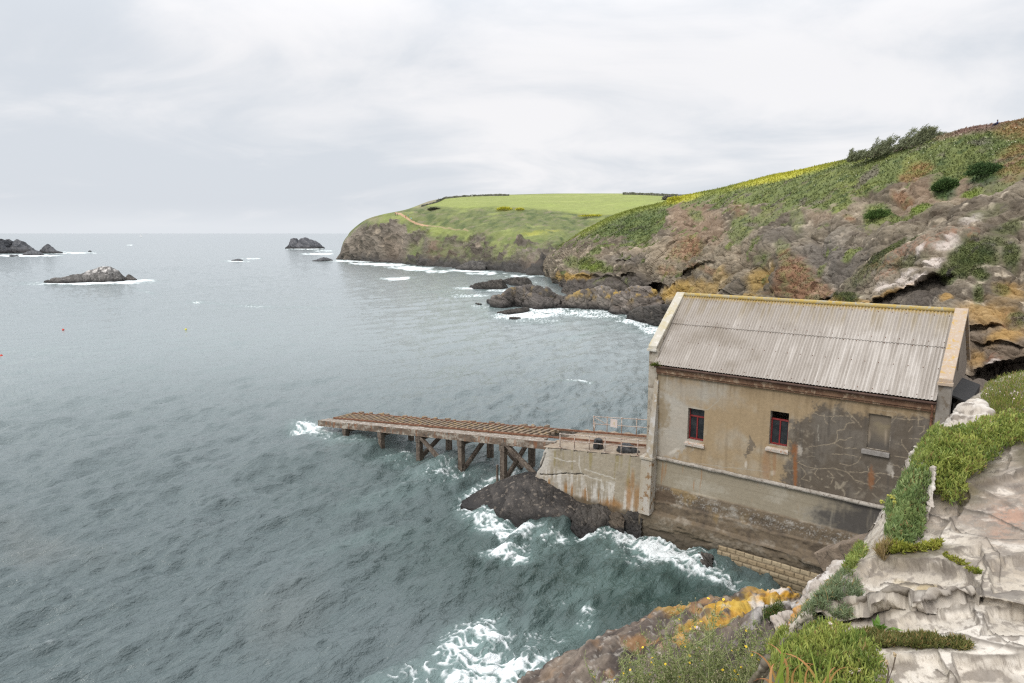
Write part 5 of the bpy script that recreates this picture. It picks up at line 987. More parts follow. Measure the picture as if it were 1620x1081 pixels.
# ---------------------------------------------------------------- the ledge the photograph is taken from
def build_ledge():
    rows = [
     [(1585,600,13),(1612,592,13),(1640,586,13),(1700,575,13),(1800,565,12.5),(1960,555,12)],
     [(1548,628,10.4),(1580,636,10),(1615,640,9.6),(1690,645,9),(1790,655,8.2),(1980,690,7.2)],
     [(1500,670,8.4),(1530,682,8.1),(1580,690,7.8),(1660,700,7.2),(1780,725,6.6),(1990,770,5.9)],
     [(1462,742,6.9),(1500,757,6.7),(1550,766,6.4),(1630,778,6.0),(1770,810,5.3),(2000,865,4.7)],
     [(1425,812,6.0),(1465,826,5.75),(1520,838,5.4),(1600,852,5.05),(1760,885,4.5),(2000,945,3.95)],
     [(1404,856,5.4),(1440,864,5.15),(1500,872,4.9),(1590,884,4.6),(1750,930,4.1),(2010,1005,3.5)],
     [(1372,890,5.05),(1420,898,4.85),(1490,904,4.6),(1580,912,4.3),(1750,955,3.85),(2010,1040,3.3)],
     [(1325,930,4.65),(1380,930,4.5),(1450,930,4.3),(1570,932,4.1),(1745,972,3.7),(2005,1052,3.2)],
     [(1289,966,4.3),(1340,962,4.18),(1430,952,4.03),(1560,943,3.97),(1740,988,3.57),(2000,1062,3.12)],
     [(1293,980,4.27),(1345,982,4.15),(1434,964,4.05),(1560,949,3.99),(1740,996,3.58),(2000,1070,3.12)],
     [(1305,1000,4.26),(1355,992,4.15),(1440,972,4.04),(1560,955,3.98),(1740,1002,3.56),(2000,1077,3.1)],
     [(1300,1012,4.05),(1370,1005,3.95),(1455,998,3.78),(1560,990,3.67),(1740,1040,3.25),(2000,1120,2.9)],
     [(1268,1040,3.75),(1365,1028,3.72),(1465,1022,3.6),(1560,1030,3.45),(1740,1080,3.1),(2000,1170,2.75)],
     [(1235,1080,3.5),(1350,1062,3.5),(1475,1060,3.4),(1570,1070,3.25),(1740,1130,2.9),(2000,1230,2.6)],
     [(1195,1150,3.15),(1340,1150,3.1),(1480,1150,3.0),(1580,1160,2.9),(1740,1220,2.6),(2000,1330,2.35)],
     [(1130,1400,2.35),(1320,1400,2.3),(1490,1400,2.2),(1600,1400,2.15),(1760,1400,2.1),(2050,1450,2.05)]]
    P = np.array([[at_y(*map(np.array, p)) for p in r] for r in rows])
    e = P[:, :1]
    drops = [e+np.array(o) for o in ((-2.6, 2.2, -15.5), (-1.9, 1.6, -9), (-1.0, .85, -3.6), (-.42, .36, -1.1), (-.10, .09, -.16))]
    r = P[:, -1:]; P = np.concatenate(drops+[P, r+np.array([5, .3, .25]), r+np.array([18, 1., 1.6])], 1); n_ = P[-1:]+np.array([0, -4., -.4]); n_[:, :8] += np.array([.8, 0, -.5]); P = np.concatenate([P, n_])
    top = P[:1]+np.array([1.2, 2.5, -1.5]); top2 = P[:1]+np.array([2.5, 6, -8.])
    P = np.concatenate([top2, top, P])
    A = net(P, 1.15, 160); N = grid_normals(A); V = A.reshape(-1, 3).astype(F4); X, Y = proj(V); sh = A.shape[:2]
    w1 = fbm(V*1.3, 4, 500); w2 = fbm(V*5.5, 4, 501); w3 = fbm(V*22, 3, 502); ww = w1*.5+w2*.3
    # weathered surface: broad swells, broken edges, pits and joints
    d, e1, e2 = rock_disp(V, 1.7, .12, 51, R2, (1, 1, 1.5)); pit = np.clip(-(fbm(V*9, 4, 503)+.30), 0, 1)
    flake = sst(.02, .10, fbm(V*np.array([3, 3, 5], F4), 5, 504)-.12)
    d2, _, _ = rock_disp(V+9, .26, .034, 52, R1, (1, 1, 1.9)); bd = (V@rotm(.25, -.15, .5))[:, 2]/.11+.9*w1+.55*w2; bt = bd-np.floor(bd); jn = (1-sst(.004, .028, e1))*sst(-.25, .1, w1+.3*w2); D = .27*d+d2*.26+.012*w1+.007*w2+.006*w3-.035*pit+.008*flake-.008*jn
    LB = BLOCK.copy(); CKS = []
    for l, w in (([(1478,905),(1500,915),(1532,940),(1545,952)], 2.2), ([(1534,960),(1556,975),(1578,995)], 1.2), ([(1556,880),(1560,905),(1552,930),(1556,945)], 2.5), ([(1560,850),(1580,880),(1578,905)], 1.2), ([(1395,905),(1440,903),(1470,905)], 3.0), ([(1445,950),(1470,935),(1500,928)], 1.6), ([(1490,790),(1560,800),(1640,840)], 2.5), ([(1580,1005),(1600,1020),(1640,1030)], 1.5), ([(1480,1045),(1505,1062),(1520,1081)], .9), ([(1505,700),(1545,740),(1580,745)], 1.5), ([(1470,800),(1500,815),(1530,842)], 2.)):
        q = lined(X+w2*6+w1*6, Y+w2*6, l); ck = 1-sst(w*.2, w*.8, q); D -= .015*ck; CKS.append(ck)
    BLK = (([(1296,965),(1330,935),(1358,897),(1388,882),(1490,886),(1535,905),(1552,930),(1548,947),(1480,953),(1440,952),(1400,945),(1330,972)], .11), ([(1562,888),(1600,878),(1700,872),(1700,930),(1568,935)], .09),
           ([(1418,850),(1450,790),(1490,760),(1520,748),(1532,775),(1492,832),(1482,862),(1425,872)], .09), ([(1508,772),(1580,752),(1700,735),(1700,852),(1575,850),(1505,838)], .07), ([(1540,708),(1580,692),(1606,700),(1594,742),(1548,747)], .07),
           ([(1316,1004),(1400,984),(1440,973),(1540,960),(1552,985),(1500,1002),(1400,1004)], .06), ([(1560,960),(1700,955),(1700,1012),(1556,1004)], .07), ([(1398,1036),(1490,1032),(1502,1062),(1490,1100),(1385,1100)], .07), ([(1512,1034),(1580,1042),(1700,1032),(1700,1110),(1512,1100)], .09), ([(1494,868),(1550,858),(1556,884),(1545,900),(1500,880)], .06))
    gap = np.zeros(len(V), F4)
    for pg, hh in BLK:
        sd = polyd(X+w2*7+w1*9+w3*2, Y+w2*5+w1*4+w3*2, pg); D += hh*(sst(-1, 4.5, sd)*.8+sst(4, 22, sd)*.2); gap = np.maximum(gap, (1-sst(.5, 2.2, np.abs(sd+.8)))*sst(-.5, .2, w2+.5*w1))
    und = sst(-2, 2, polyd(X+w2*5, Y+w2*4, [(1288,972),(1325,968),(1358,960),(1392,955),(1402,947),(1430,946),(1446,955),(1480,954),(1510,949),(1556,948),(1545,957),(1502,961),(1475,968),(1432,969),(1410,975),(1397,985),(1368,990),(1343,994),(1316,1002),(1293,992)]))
    V2 = V+N.reshape(-1, 3)*D[:, None]; aw = V*np.array([1, 1, 0], F4); aw /= np.linalg.norm(aw, axis=1, keepdims=True); V2 = V2+aw*(und*.20)[:, None]; V = V2.astype(F4)
    c = np.repeat(np.array([[.445, .395, .325]], F4), len(V), 0)
    c = mixc(c, (.60, .555, .49), sst(-.1, .4, w1+.4*w2)*.85); c = mixc(c, (.32, .27, .21), sst(.05, .45, fbm(V*2.3+4, 5, 510))*.75)
    brown = blob(X, Y, [(1560,790,75,40,10,1),(1600,830,60,40,0,1),(1500,800,40,22,-20,.6),(1600,730,30,40,0,.7),(1590,715,40,12,20,.5),(1650,800,80,70,0,1)], ww*.9, .4); bn = np.repeat(np.array([[.27, .215, .17]], F4), len(V), 0); bn = mixc(bn, (.165, .135, .115), sst(-.1, .35, fbm(V*4, 5, 511))); bn = mixc(bn, (.43, .37, .31), sst(.15, .45, w2+.4*w3)); bn = mixc(bn, (.40, .235, .165), blob(X, Y, [(1595,805,24,16,0,1),(1580,830,14,8,0,.6)], ww, .7)*.7)
    c = mixc(c, bn, brown*.95)
    lich = sst(.10, .22, fbm(V*np.array([7, 7, 11], F4)+2, 5, 512)+.0+.24*blob(X, Y, [(1520,880,70,26,0,1),(1440,855,40,16,0,.7),(1540,915,40,20,0,.8),(1480,960,60,14,0,.5),(1590,945,40,12,0,1),(1500,1060,80,20,0,.5),(1560,1000,50,20,0,.4)], ww, .9)); c = mixc(c, (.215, .185, .155), lich*.8)
    fine = sst(.14, .22, fbm(V*26, 4, 513)-.08); c = mixc(c, (.30, .265, .225), fine*.65)
    c = mixc(c, (.38, .29, .14), blob(X, Y, [(1395,912,34,5,0,.9),(1455,910,18,4,-10,.9),(1425,905,20,4,0,.5),(1470,925,16,4,10,.5),(1535,770,10,6,0,.5)], w2*1.4, .6)*.75)
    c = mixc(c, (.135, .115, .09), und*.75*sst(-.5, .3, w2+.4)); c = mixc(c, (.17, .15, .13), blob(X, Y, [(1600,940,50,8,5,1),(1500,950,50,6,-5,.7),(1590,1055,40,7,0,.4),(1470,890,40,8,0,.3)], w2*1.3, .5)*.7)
    soil = blob(X, Y, [(1440,1018,105,10,2,1),(1280,1050,90,50,0,1),(1450,870,60,14,-5,.9),(1520,735,60,52,-35,.95),(1590,650,60,44,-20,1),(1440,800,26,50,25,.9),(1650,690,60,60,0,1),(1220,1100,120,60,0,1),(1330,1090,60,40,0,1)], ww*.5, .4); c = mixc(c, (.10, .085, .05), soil*.9)
    c = mixc(c, (.11, .09, .07), jn*.75); c = mixc(c, (.12, .10, .08), gap*.7)
    for ck in CKS: c = mixc(c, (.09, .075, .06), ck*.85)
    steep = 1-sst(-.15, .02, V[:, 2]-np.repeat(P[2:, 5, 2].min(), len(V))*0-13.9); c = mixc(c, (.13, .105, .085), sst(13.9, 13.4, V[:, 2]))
    global LED_A, LED_X, LED_Y, LED_N
    LED_A, LED_X, LED_Y = V2, X, Y
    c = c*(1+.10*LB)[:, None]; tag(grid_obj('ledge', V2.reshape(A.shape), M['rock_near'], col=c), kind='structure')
    LED_N = grid_normals(cr(A[::1], np.arange(sh[0]))).reshape(-1, 3)
build_ledge()

def build_lichen_rock():
    rows = [
     [(740,1150,7.8),(845,1081,8),(925,1029,8.3),(1000,994,8.5),(1085,960,8.8),(1160,944,9),(1222,932,9.2),(1262,944,9.25),(1280,972,9.2)],
     [(750,1172,7.5),(856,1098,7.7),(936,1046,7.9),(1016,1008,8.1),(1098,975,8.4),(1164,955,8.7),(1222,944,8.95),(1258,955,9.0),(1276,985,9)],
     [(765,1220,6.9),(885,1140,7.1),(966,1082,7.3),(1046,1040,7.5),(1118,1004,7.75),(1178,982,8.05),(1225,966,8.4),(1254,972,8.5),(1270,1000,8.5)],
     [(800,1300,6),(930,1210,6.2),(1010,1150,6.4),(1080,1100,6.6),(1140,1056,6.9),(1190,1026,7.2),(1228,1000,7.7),(1250,1000,7.9),(1266,1025,7.9)],
     [(850,1500,5),(960,1400,5),(1050,1300,5.1),(1120,1200,5.4),(1170,1120,5.8),(1208,1076,6.2),(1238,1040,6.8),(1255,1035,7.1),(1268,1055,7.1)]]
    P = np.array([[at_y(*map(np.array, p)) for p in r] for r in rows])
    s = P[:1]; P = np.concatenate([s+np.array([-4.5, 4, -13.5]), s+np.array([-2.4, 2.2, -6.5]), s+np.array([-1.1, 1.0, -2.4]), s+np.array([-.3, .32, -.42]), P, P[-1:]+np.array([0, -.1, -1.5]), P[-1:]+np.array([0, .5, -5.])])
    A = net(P, 1.2, 160); N = grid_normals(A); V = A.reshape(-1, 3).astype(F4); X, Y = proj(V)
    w1 = fbm(V*.8, 4, 540); w2 = fbm(V*3.2, 4, 541); w3 = fbm(V*12, 3, 542); ww = w1*.5+w2*.35
    d, e1, e2 = rock_disp(V, 1.7, .22, 61, rotm(.3, .9, .9), (1, 2.4, 1)); d2, _, _ = rock_disp(V+4, .5, .085, 62, rotm(.3, .9, .9), (1, 2.2, 1))
    D = d*.8+d2+.05*w2+.015*w3-.22*(1-sst(1, 7, lined(X+w2*8, Y+w2*8, [(1214,952),(1225,975),(1200,1000),(1170,1040),(1140,1081)])))
    V2 = V+N.reshape(-1, 3)*D[:, None]
    V = V2.astype(F4); st = fbm((V@rotm(.3, .9, .9))*np.array([.9, 5.5, .9], F4), 4, 545)
    c = np.repeat(np.array([[.155, .122, .100]], F4), len(V), 0); c = mixc(c, (.25, .205, .165), sst(-.1, .35, st)); c = mixc(c, (.075, .062, .055), sst(-.05, .3, fbm(V*1.9+3, 5, 546)*.8+st*-.4)*.85)
    c = c*(.72+.35*w3+.30*fbm((V@rotm(.3, .9, .9))*np.array([3, 16, 3], F4), 4, 548))[:, None]; c = mixc(c, (.38, .35, .31), sst(.22, .34, fbm(V*11, 4, 549))*.5)
    c = mixc(c, (.36, .19, .07), sst(.05, .4, fbm(V*2.4+8, 4, 547))*.65*blob(X, Y, [(1040,985,70,20,-22,1),(960,1035,60,22,-30,.9),(1060,1015,40,16,-10,1),(1120,960,60,12,-15,.9),(880,1070,40,10,-30,.5)], ww, .8))
    org = blob(X, Y, [(1180,962,68,15,-8,1),(1150,982,40,9,-15,.8),(1240,938,34,9,4,.95),(1100,990,30,10,-20,.6),(1075,1012,14,6,0,.7),(1210,945,30,10,0,.8),(1070,960,40,6,-18,.5),(1225,985,10,10,0,.5)], ww*.9+.3*w3, .35); oc = mixc(np.repeat(np.array([[.54, .285, .018]], F4), len(V), 0), (.52, .34, .05), sst(-.2, .4, w2)); c = mixc(c, oc, org*sst(-.35, .10, w2+.6*w3+.15)*.85)
    wh = blob(X, Y, [(1195,955,14,8,20,.95),(1222,958,14,7,25,.9),(1216,972,22,8,-8,.9),(1248,962,22,8,-25,1),(1150,967,10,3,-10,.7),(1228,934,12,4,0,.8),(1200,990,16,10,-15,.7),(960,1070,14,6,-10,.5)], w2*1.3+.4*w3, .5); c = mixc(c, (.62, .585, .55), wh*.85)
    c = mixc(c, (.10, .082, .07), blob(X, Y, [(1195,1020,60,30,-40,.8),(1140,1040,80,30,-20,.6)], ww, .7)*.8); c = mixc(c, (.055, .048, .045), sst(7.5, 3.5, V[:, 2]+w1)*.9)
    global LIC_A, LIC_X, LIC_Y
    LIC_A, LIC_X, LIC_Y = V2, X, Y
    o = grid_obj('lichen_rock', V2.reshape(A.shape), M['rock_near'], col=c); tag(o, 'big sloping brown rock with bright orange and white lichen at the cliff foot', 'rock')
build_lichen_rock()

def stone(name, label, pts, seed, amp, size, colf, cat='rock'):
    """a boulder from a control net of (px, py, depth) rows, closed behind"""
    P = np.array([[at_y(*map(np.array, p)) for p in r] for r in pts]); b = P[0]+np.array([.1, .5, -.5]); f = P[-1]+np.array([0, .1, -.6])
    P = np.concatenate([b[None], P, f[None]]); l = P[:, :1]+np.array([-.12, .45, -.5]); r = P[:, -1:]+np.array([.12, .45, -.5]); P = np.concatenate([l, P, r], 1)
    A = net(P, 1.1, 120); N = grid_normals(A); V = A.reshape(-1, 3).astype(F4); X, Y = proj(V)
    d, e1, e2 = rock_disp(V, size, amp, seed, R2, (1, 1, 1.8)); w = fbm(V*4, 4, seed+1); V2 = V+N.reshape(-1, 3)*(d+.02*w)[:, None]
    o = grid_obj(name, V2.reshape(A.shape), M['rock_near'], col=colf(V, X, Y, w)); return tag(o, label, cat)
def lich_col(V, X, Y, w):
    c = np.repeat(np.array([[.40, .35, .30]], F4), len(V), 0); c = mixc(c, (.60, .56, .52), sst(-.1, .3, fbm(V*3, 4, 570))); c = mixc(c, (.17, .14, .115), sst(.1, .4, fbm(V*6+3, 4, 571))); return mixc(c, (.50, .245, .04), sst(.02, .2, fbm(V*2.6+7, 4, 572))*.85)
stone('rock', 'white and orange lichened rock leaning beside the grey-green grass under the ledge', [[(1262,950,7.0),(1290,922,7.2),(1318,900,7.4),(1345,888,7.4)], [(1268,962,6.7),(1298,940,6.7),(1326,918,6.8),(1352,902,6.9)], [(1280,985,6.2),(1308,965,6.2),(1335,940,6.2),(1360,920,6.2)]], 71, .10, .6, lich_col)
def pale_col(V, X, Y, w):
    c = np.repeat(np.array([[.42, .375, .32]], F4), len(V), 0); c = mixc(c, (.56, .52, .465), sst(-.1, .3, w)); c = mixc(c, (.20, .17, .14), sst(.05, .3, fbm(V*7+3, 4, 574))*.9); return c
stone('rock', 'thin upright pale rock poking out between the two bright green clumps', [[(1462,765,6.55),(1470,750,6.6),(1476,740,6.6)], [(1458,785,6.4),(1468,768,6.4),(1478,762,6.4)], [(1448,808,6.25),(1462,800,6.2),(1476,790,6.2)], [(1440,830,6.1),(1458,822,6.0),(1470,815,6.0)]], 72, .06, .35, pale_col)
stone('rock', 'rounded pale rock at the top end of the ledge beside the pink flowered turf', [[(1500,668,8.6),(1516,648,8.9),(1534,638,9.1),(1552,642,9.0)], [(1498,680,8.3),(1520,668,8.4),(1545,660,8.5),(1570,664,8.4)], [(1490,700,7.9),(1520,694,7.9),(1548,690,7.9),(1580,690,7.8)]], 73, .08, .5, pale_col)
def crumb_col(V, X, Y, w): c = np.repeat(np.array([[.24, .21, .175]], F4), len(V), 0); return mixc(mixc(c, (.48, .44, .40), sst(.05, .3, fbm(V*5, 4, 575))), (.12, .10, .07), sst(.1, .4, w))
stone('rock', 'crumbling grey stony bank with dry grass at the end of the ledge by the wall', [[(1352,905,6.9),(1375,875,7.0),(1392,846,7.1),(1412,828,7.1)], [(1362,915,6.4),(1385,890,6.4),(1402,866,6.4),(1420,850,6.4)], [(1370,930,5.8),(1395,908,5.8),(1410,888,5.8),(1428,870,5.8)]], 74, .09, .35, crumb_col)
# soil bank in front, below the frame, where the tall weeds root
bank = np.array([[at_y(*map(np.array, p)) for p in r] for r in [[(880,1180,5.6),(1000,1120,5.8),(1120,1075,5.9),(1215,1050,5.6),(1300,1060,4.6)], [(880,1260,4.9),(1000,1180,5.1),(1120,1130,5.1),(1220,1110,4.8),(1310,1110,4.1)], [(860,1420,4.0),(1000,1360,4.0),(1120,1320,4.0),(1220,1300,3.8),(1320,1290,3.4)], [(850,1700,3.0),(1000,1700,3.0),(1120,1700,2.9),(1220,1700,2.8),(1330,1700,2.6)]]])
bank = np.concatenate([bank[:1]+np.array([-.5, .6, -1.8]), bank]); BA = net(bank, 3, 160); bn = grid_normals(BA); bv = BA.reshape(-1, 3).astype(F4); BV = bv+bn.reshape(-1, 3)*(.06*fbm(bv*3, 4, 580))[:, None]
bc = mixc(np.repeat(np.array([[.10, .085, .05]], F4), len(bv), 0), (.16, .15, .07), sst(-.2, .3, fbm(bv*6, 3, 581))); tag(grid_obj('bank', BV.reshape(BA.shape), M['rock_near'], col=bc), kind='structure')

# ---------------------------------------------------------------- plants on the ledge
UP = np.array([0, 0, 1.])
def blades(B, D, L, Wd, col, rs, bend=.35, droop=0., tipc=None):
    """tapered leaves: base points, directions, lengths, widths, colours"""
    n = len(B); D = D/np.linalg.norm(D, axis=1, keepdims=True); s = np.cross(D, rs.normal(0, 1, (n, 3))); s /= np.linalg.norm(s, axis=1, keepdims=True); nb = np.cross(s, D)
    L = np.asarray(L)[:, None]; W2 = np.asarray(Wd)[:, None]*.5; bd = rs.normal(0, bend, (n, 1))
    m1 = B+D*L*.45+nb*bd*L*.15; tp = B+D*L+nb*bd*L*.45+np.array([0, 0, -1])*droop*L
    V = np.stack([B-s*W2*.7, B+s*W2*.7, m1-s*W2, m1+s*W2, tp], 1).reshape(-1, 3); i = np.arange(n)[:, None]*5
    F = np.stack([i+np.array([0, 1, 3]), i+np.array([0, 3, 2]), i+np.array([2, 3, 4])], 1).reshape(-1, 3)
    tc = col*1.12 if tipc is None else tipc; c = np.stack([col*.8, col*.8, col, col, tc], 1).reshape(-1, 3)
    return V, F, c
def merge(parts):
    V = []; F = []; C = []; o = 0
    for v, f, c in parts: V.append(v); F.append(f+o); C.append(c); o += len(v)
    return np.concatenate(V), np.concatenate(F), np.concatenate(C)
SURF = None
def clump(name, label, cat, ell, n, ln, wd, cols, seed, dome=.10, spread=.55, src=None, upb=.9, group=None, flowers=0, dry=.06, droop=.0, fcol=None):
    A, X, Y = src or (LED_A, LED_X, LED_Y); rs = np.random.RandomState(seed)
    c0 = np.where(blob(X, Y, [(e[0], e[1], e[2]*1.4, e[3]*1.4)+tuple(e[4:5]) for e in ell], 0, .1) > .5)[0]
    m = blob(X[c0], Y[c0], ell, .22*fbm(A[c0]*7, 3, 590+seed)+.1*fbm(A[c0]*20, 2, 591), .12); idx = c0[m > .5]
    # keep only the front layer of the surface
    dd = np.linalg.norm(A[idx]-CAMP, axis=1); idx = idx[dd < np.percentile(dd, 97)]
    g = blob(X[idx], Y[idx], ell, 0, .95)
    pick = rs.randint(0, len(idx), n); B = A[idx][pick].astype(float); k = g[pick][:, None]
    gx = fbm((B*6).astype(F4), 3, 595+seed)[:, None]
    B = B+UP*dome*np.sqrt(np.clip(k, 0, 1))*(rs.rand(n, 1)*.9+.1)*(1+.6*gx)
    ctr = B.mean(0); out = (B-ctr)*np.array([1, 1, 0]); out /= (np.linalg.norm(out, axis=1).max()+1e-6)
    tuftd = np.stack([perlin((B*14).astype(F4), 601+seed), perlin((B*14).astype(F4), 602+seed), 0*k[:, 0]], 1)*1.5
    D = UP*upb+out*.6+tuftd*spread+rs.normal(0, spread*.55, (n, 3))
    t = np.clip(.5+.8*fbm((B*5).astype(F4), 3, 603+seed)+rs.normal(0, .22, n), 0, 1)[:, None]; col = lerp(np.array(cols[0]), np.array(cols[1]), t); 
    dr = rs.rand(n) < dry; col[dr] = np.array((.30, .22, .09))*rs.uniform(.7, 1.3, (dr.sum(), 1))
    V, F, C = blades(B, D, ln*rs.uniform(.55, 1.25, n), wd*rs.uniform(.7, 1.3, n), col, rs, .5, droop)
    if flowers == 0:
        o = mesh_obj(name, V, F, M['leaf'], col=C, smooth=False); return tag(o, label, cat, group)
    root = empty(name, tuple(ctr)); tag(root, label, cat, group)
    o = mesh_obj('foliage', V-ctr, F, M['leaf'], parent=root, col=C, smooth=False)
    for q in range(flowers):
        b = B[rs.randint(0, n)]; h = ln*rs.uniform(.9, 1.5); t = b+np.array([rs.normal(0, .02), rs.normal(0, .02), h]); r_ = rs.uniform(.008, .013)
        mb = MB(); mb.tube([Vector(b-ctr), Vector(lerp(b, t, .6)-ctr+rs.normal(0, .004, 3)), Vector(t-ctr)], .0022, 4)
        for z in range(9): a = rs.normal(0, 1, 3); a /= np.linalg.norm(a); a[2] = abs(a[2])*.8; mb.ball(Vector(t-ctr+a*r_*.8), r_*.55, 5, 3)
        mb.build('flower', fcol or M['petal_w'], root)
    return root
GR = ((.12, .18, .04), (.34, .39, .10)); GB = ((.14, .21, .045), (.43, .46, .12)); GG = ((.14, .19, .10), (.27, .32, .17)); GD = ((.045, .085, .02), (.12, .17, .04)); GY = ((.16, .20, .03), (.38, .38, .07))
K = Q
clump('turf', 'wide cushion of pink flowered turf at the top end of the ledge', 'plant', [(1600,625,48,24,-16),(1640,660,70,50,0),(1580,648,36,18,-10),(1690,640,70,50,0)], int(22000*K), .050, .008, ((.12, .16, .035), (.27, .29, .06)), 1, .16, .5, flowers=42, dry=.14)
clump('samphire', 'thick bright green cushion on the ledge between the turf and the thin upright rock', 'plant', [(1555,705,40,24,-30),(1515,728,46,36,-30),(1590,690,40,18,-10),(1500,760,26,26,0)], int(24000*K), .052, .013, GB, 2, .20, .6)
clump('samphire', 'green clump hanging over the ledge edge in front of the boathouse downpipe', 'plant', [(1478,715,26,30,25),(1464,742,24,26,20)], int(9000*K), .050, .0125, GR, 3, .16, .6)
clump('samphire', 'blue green clump spilling over the ledge edge below the thin upright rock', 'plant', [(1432,815,30,36,25),(1446,780,26,32,25),(1420,845,20,24,20)], int(17000*K), .048, .011, ((.13, .20, .07), (.28, .35, .13)), 4, .15, .55)
clump('stonecrop', 'small yellow green plant along the crack above the big pale slab', 'plant', [(1425,868,24,9,-6),(1465,862,24,10,-8),(1400,872,14,7,0)], int(5200*K), .040, .012, GY, 5, .05, .8)
clump('stonecrop', 'thin strip of low plants in the crack to the right of the big pale slab', 'plant', [(1512,888,22,4,25),(1540,905,14,3,25)], int(900*K), .030, .010, GY, 6, .02, .8)
clump('sea_pink', 'long mat of dark turf filling the crack between the two lower slabs', 'plant', [(1440,1016,78,9,3),(1390,1012,40,12,0),(1510,1020,28,7,8)], int(9000*K), .036, .0055, ((.07, .095, .025), (.22, .22, .07)), 7, .03, .8, dry=.25)
clump('samphire', 'large bright green cushion with small pink flowers at the bottom of the photo', 'plant', [(1300,1040,76,34,5),(1340,1062,56,40,0),(1270,1060,50,40,0),(1250,1030,40,22,0),(1330,1110,80,50,0)], int(26000*K), .038, .0078, GB, 8, .13, .5, flowers=13, dry=.05)
clump('fescue', 'grey-green grass on the slope left of the big pale slab', 'plant', [(1300,975,36,26,-40),(1285,1000,32,24,-30),(1318,950,30,22,-35),(1340,928,20,18,-30)], int(12000*K), .07, .005, GG, 9, .06, .45, droop=.25)
clump('moss_cushion', 'dark green mossy cushion in the cleft beside the orange lichen', 'plant', [(1222,994,16,13,10)], int(5000*K), .05, .006, GD, 10, .16, .9, src=(LIC_A, LIC_X, LIC_Y))
clump('fescue', 'tuft of brown dry grass at the head of the crumbling stony bank', 'plant', [(1396,876,7,9,20)], 420, .12, .005, ((.30, .22, .10), (.42, .33, .18)), 11, .03, .5, dry=.5)
clump('stonecrop', 'bright green plant on the lichened rock under the boathouse wall', 'plant', [(1340,898,16,13,-40),(1356,882,14,8,-20)], int(3500*K), .045, .011, GR, 12, .12, .9)
# broad leaved seedling in the shelter of the slab
def near(px, py, A, X, Y):
    i = np.where((np.abs(X-px) < 6) & (np.abs(Y-py) < 6))[0]
    if len(i) == 0: i = np.array([np.argmin((X-px)**2+(Y-py)**2)])
    return A[i[np.argmin(np.linalg.norm(A[i]-CAMP, axis=1))]].astype(float)
rs = np.random.RandomState(21); b = near(1382, 990, LED_A, LED_X, LED_Y); n = 30
D = rs.normal(0, .8, (n, 3)); D[:, 2] = np.abs(D[:, 2])+.35; Vv, Ff, Cc = blades(np.repeat((b+UP*.02)[None], n, 0)+rs.normal(0, .012, (n, 3)), D, rs.uniform(.04, .10, n), rs.uniform(.022, .036, n), lerp(np.array((.07, .15, .02)), np.array((.17, .30, .05)), rs.rand(n, 1)), rs, .8, .2)
tag(mesh_obj('seedling', Vv, Ff, M['leaf'], col=Cc, smooth=False), 'small broad leaved green plant sheltering under the lip of the pale slab', 'plant')
# rust coloured iris-like leaves and one tall green blade
rs = np.random.RandomState(22); parts = []
def ribbon(b, d, L, w, c0, c1, rs, curl, seg=9):
    d = np.array(d, float); d /= np.linalg.norm(d); s = np.cross(d, [0.2, -1, .1]); s /= np.linalg.norm(s); side = np.cross(d, s); pts = []; p = np.array(b, float); dirv = d.copy(); ax = rs.normal(0, 1, 3)*np.array([1, .5, 0]); ax /= np.linalg.norm(ax)
    V = []; C = []
    for i in range(seg+1):
        t = i/seg; ww = w*(1-t**2.2)*.5+.0004; V += [p-s*ww, p+s*ww]; C += [lerp(np.array(c0), np.array(c1), t)]*2
        dirv = dirv+ax*curl*t*.35+np.array([0, 0, -1])*abs(curl)*t*t*.5; dirv /= np.linalg.norm(dirv); p = p+dirv*L/seg
    F = []
    for i in range(seg): F += [(2*i, 2*i+1, 2*i+3), (2*i, 2*i+3, 2*i+2)]
    return np.array(V), np.array(F), np.array(C)
RUST = ((.30, .28, .05), (.42, .13, .05)); 
for q in range(26):
    px = rs.uniform(1208, 1312); b = at_y(np.array(px), np.array(rs.uniform(1085, 1130)), np.array(rs.uniform(2.75, 3.0))); g = rs.rand() < .4
    parts.append(ribbon(b, (rs.normal(0, .3), rs.normal(0, .3), 1), rs.uniform(.16, .30), rs.uniform(.010, .016), (.20, .26, .04) if g else (.34, .27, .07), (.24, .30, .05) if g else (.46, .17, .08), rs, rs.normal(0, .35) if g else rs.choice([-1, 1])*rs.uniform(.7, 1.6)))
parts.append(ribbon(at_y(np.array(1232), np.array(1120), np.array(2.9)), (.02, 0, 1), .375, .020, (.17, .30, .03), (.30, .40, .06), rs, .08))
Vv, Ff, Cc = merge(parts); tag(mesh_obj('iris_leaves', Vv, Ff, M['leaf'], col=Cc, smooth=False), 'curling rust and green strap leaves with one tall upright green blade', 'plant')
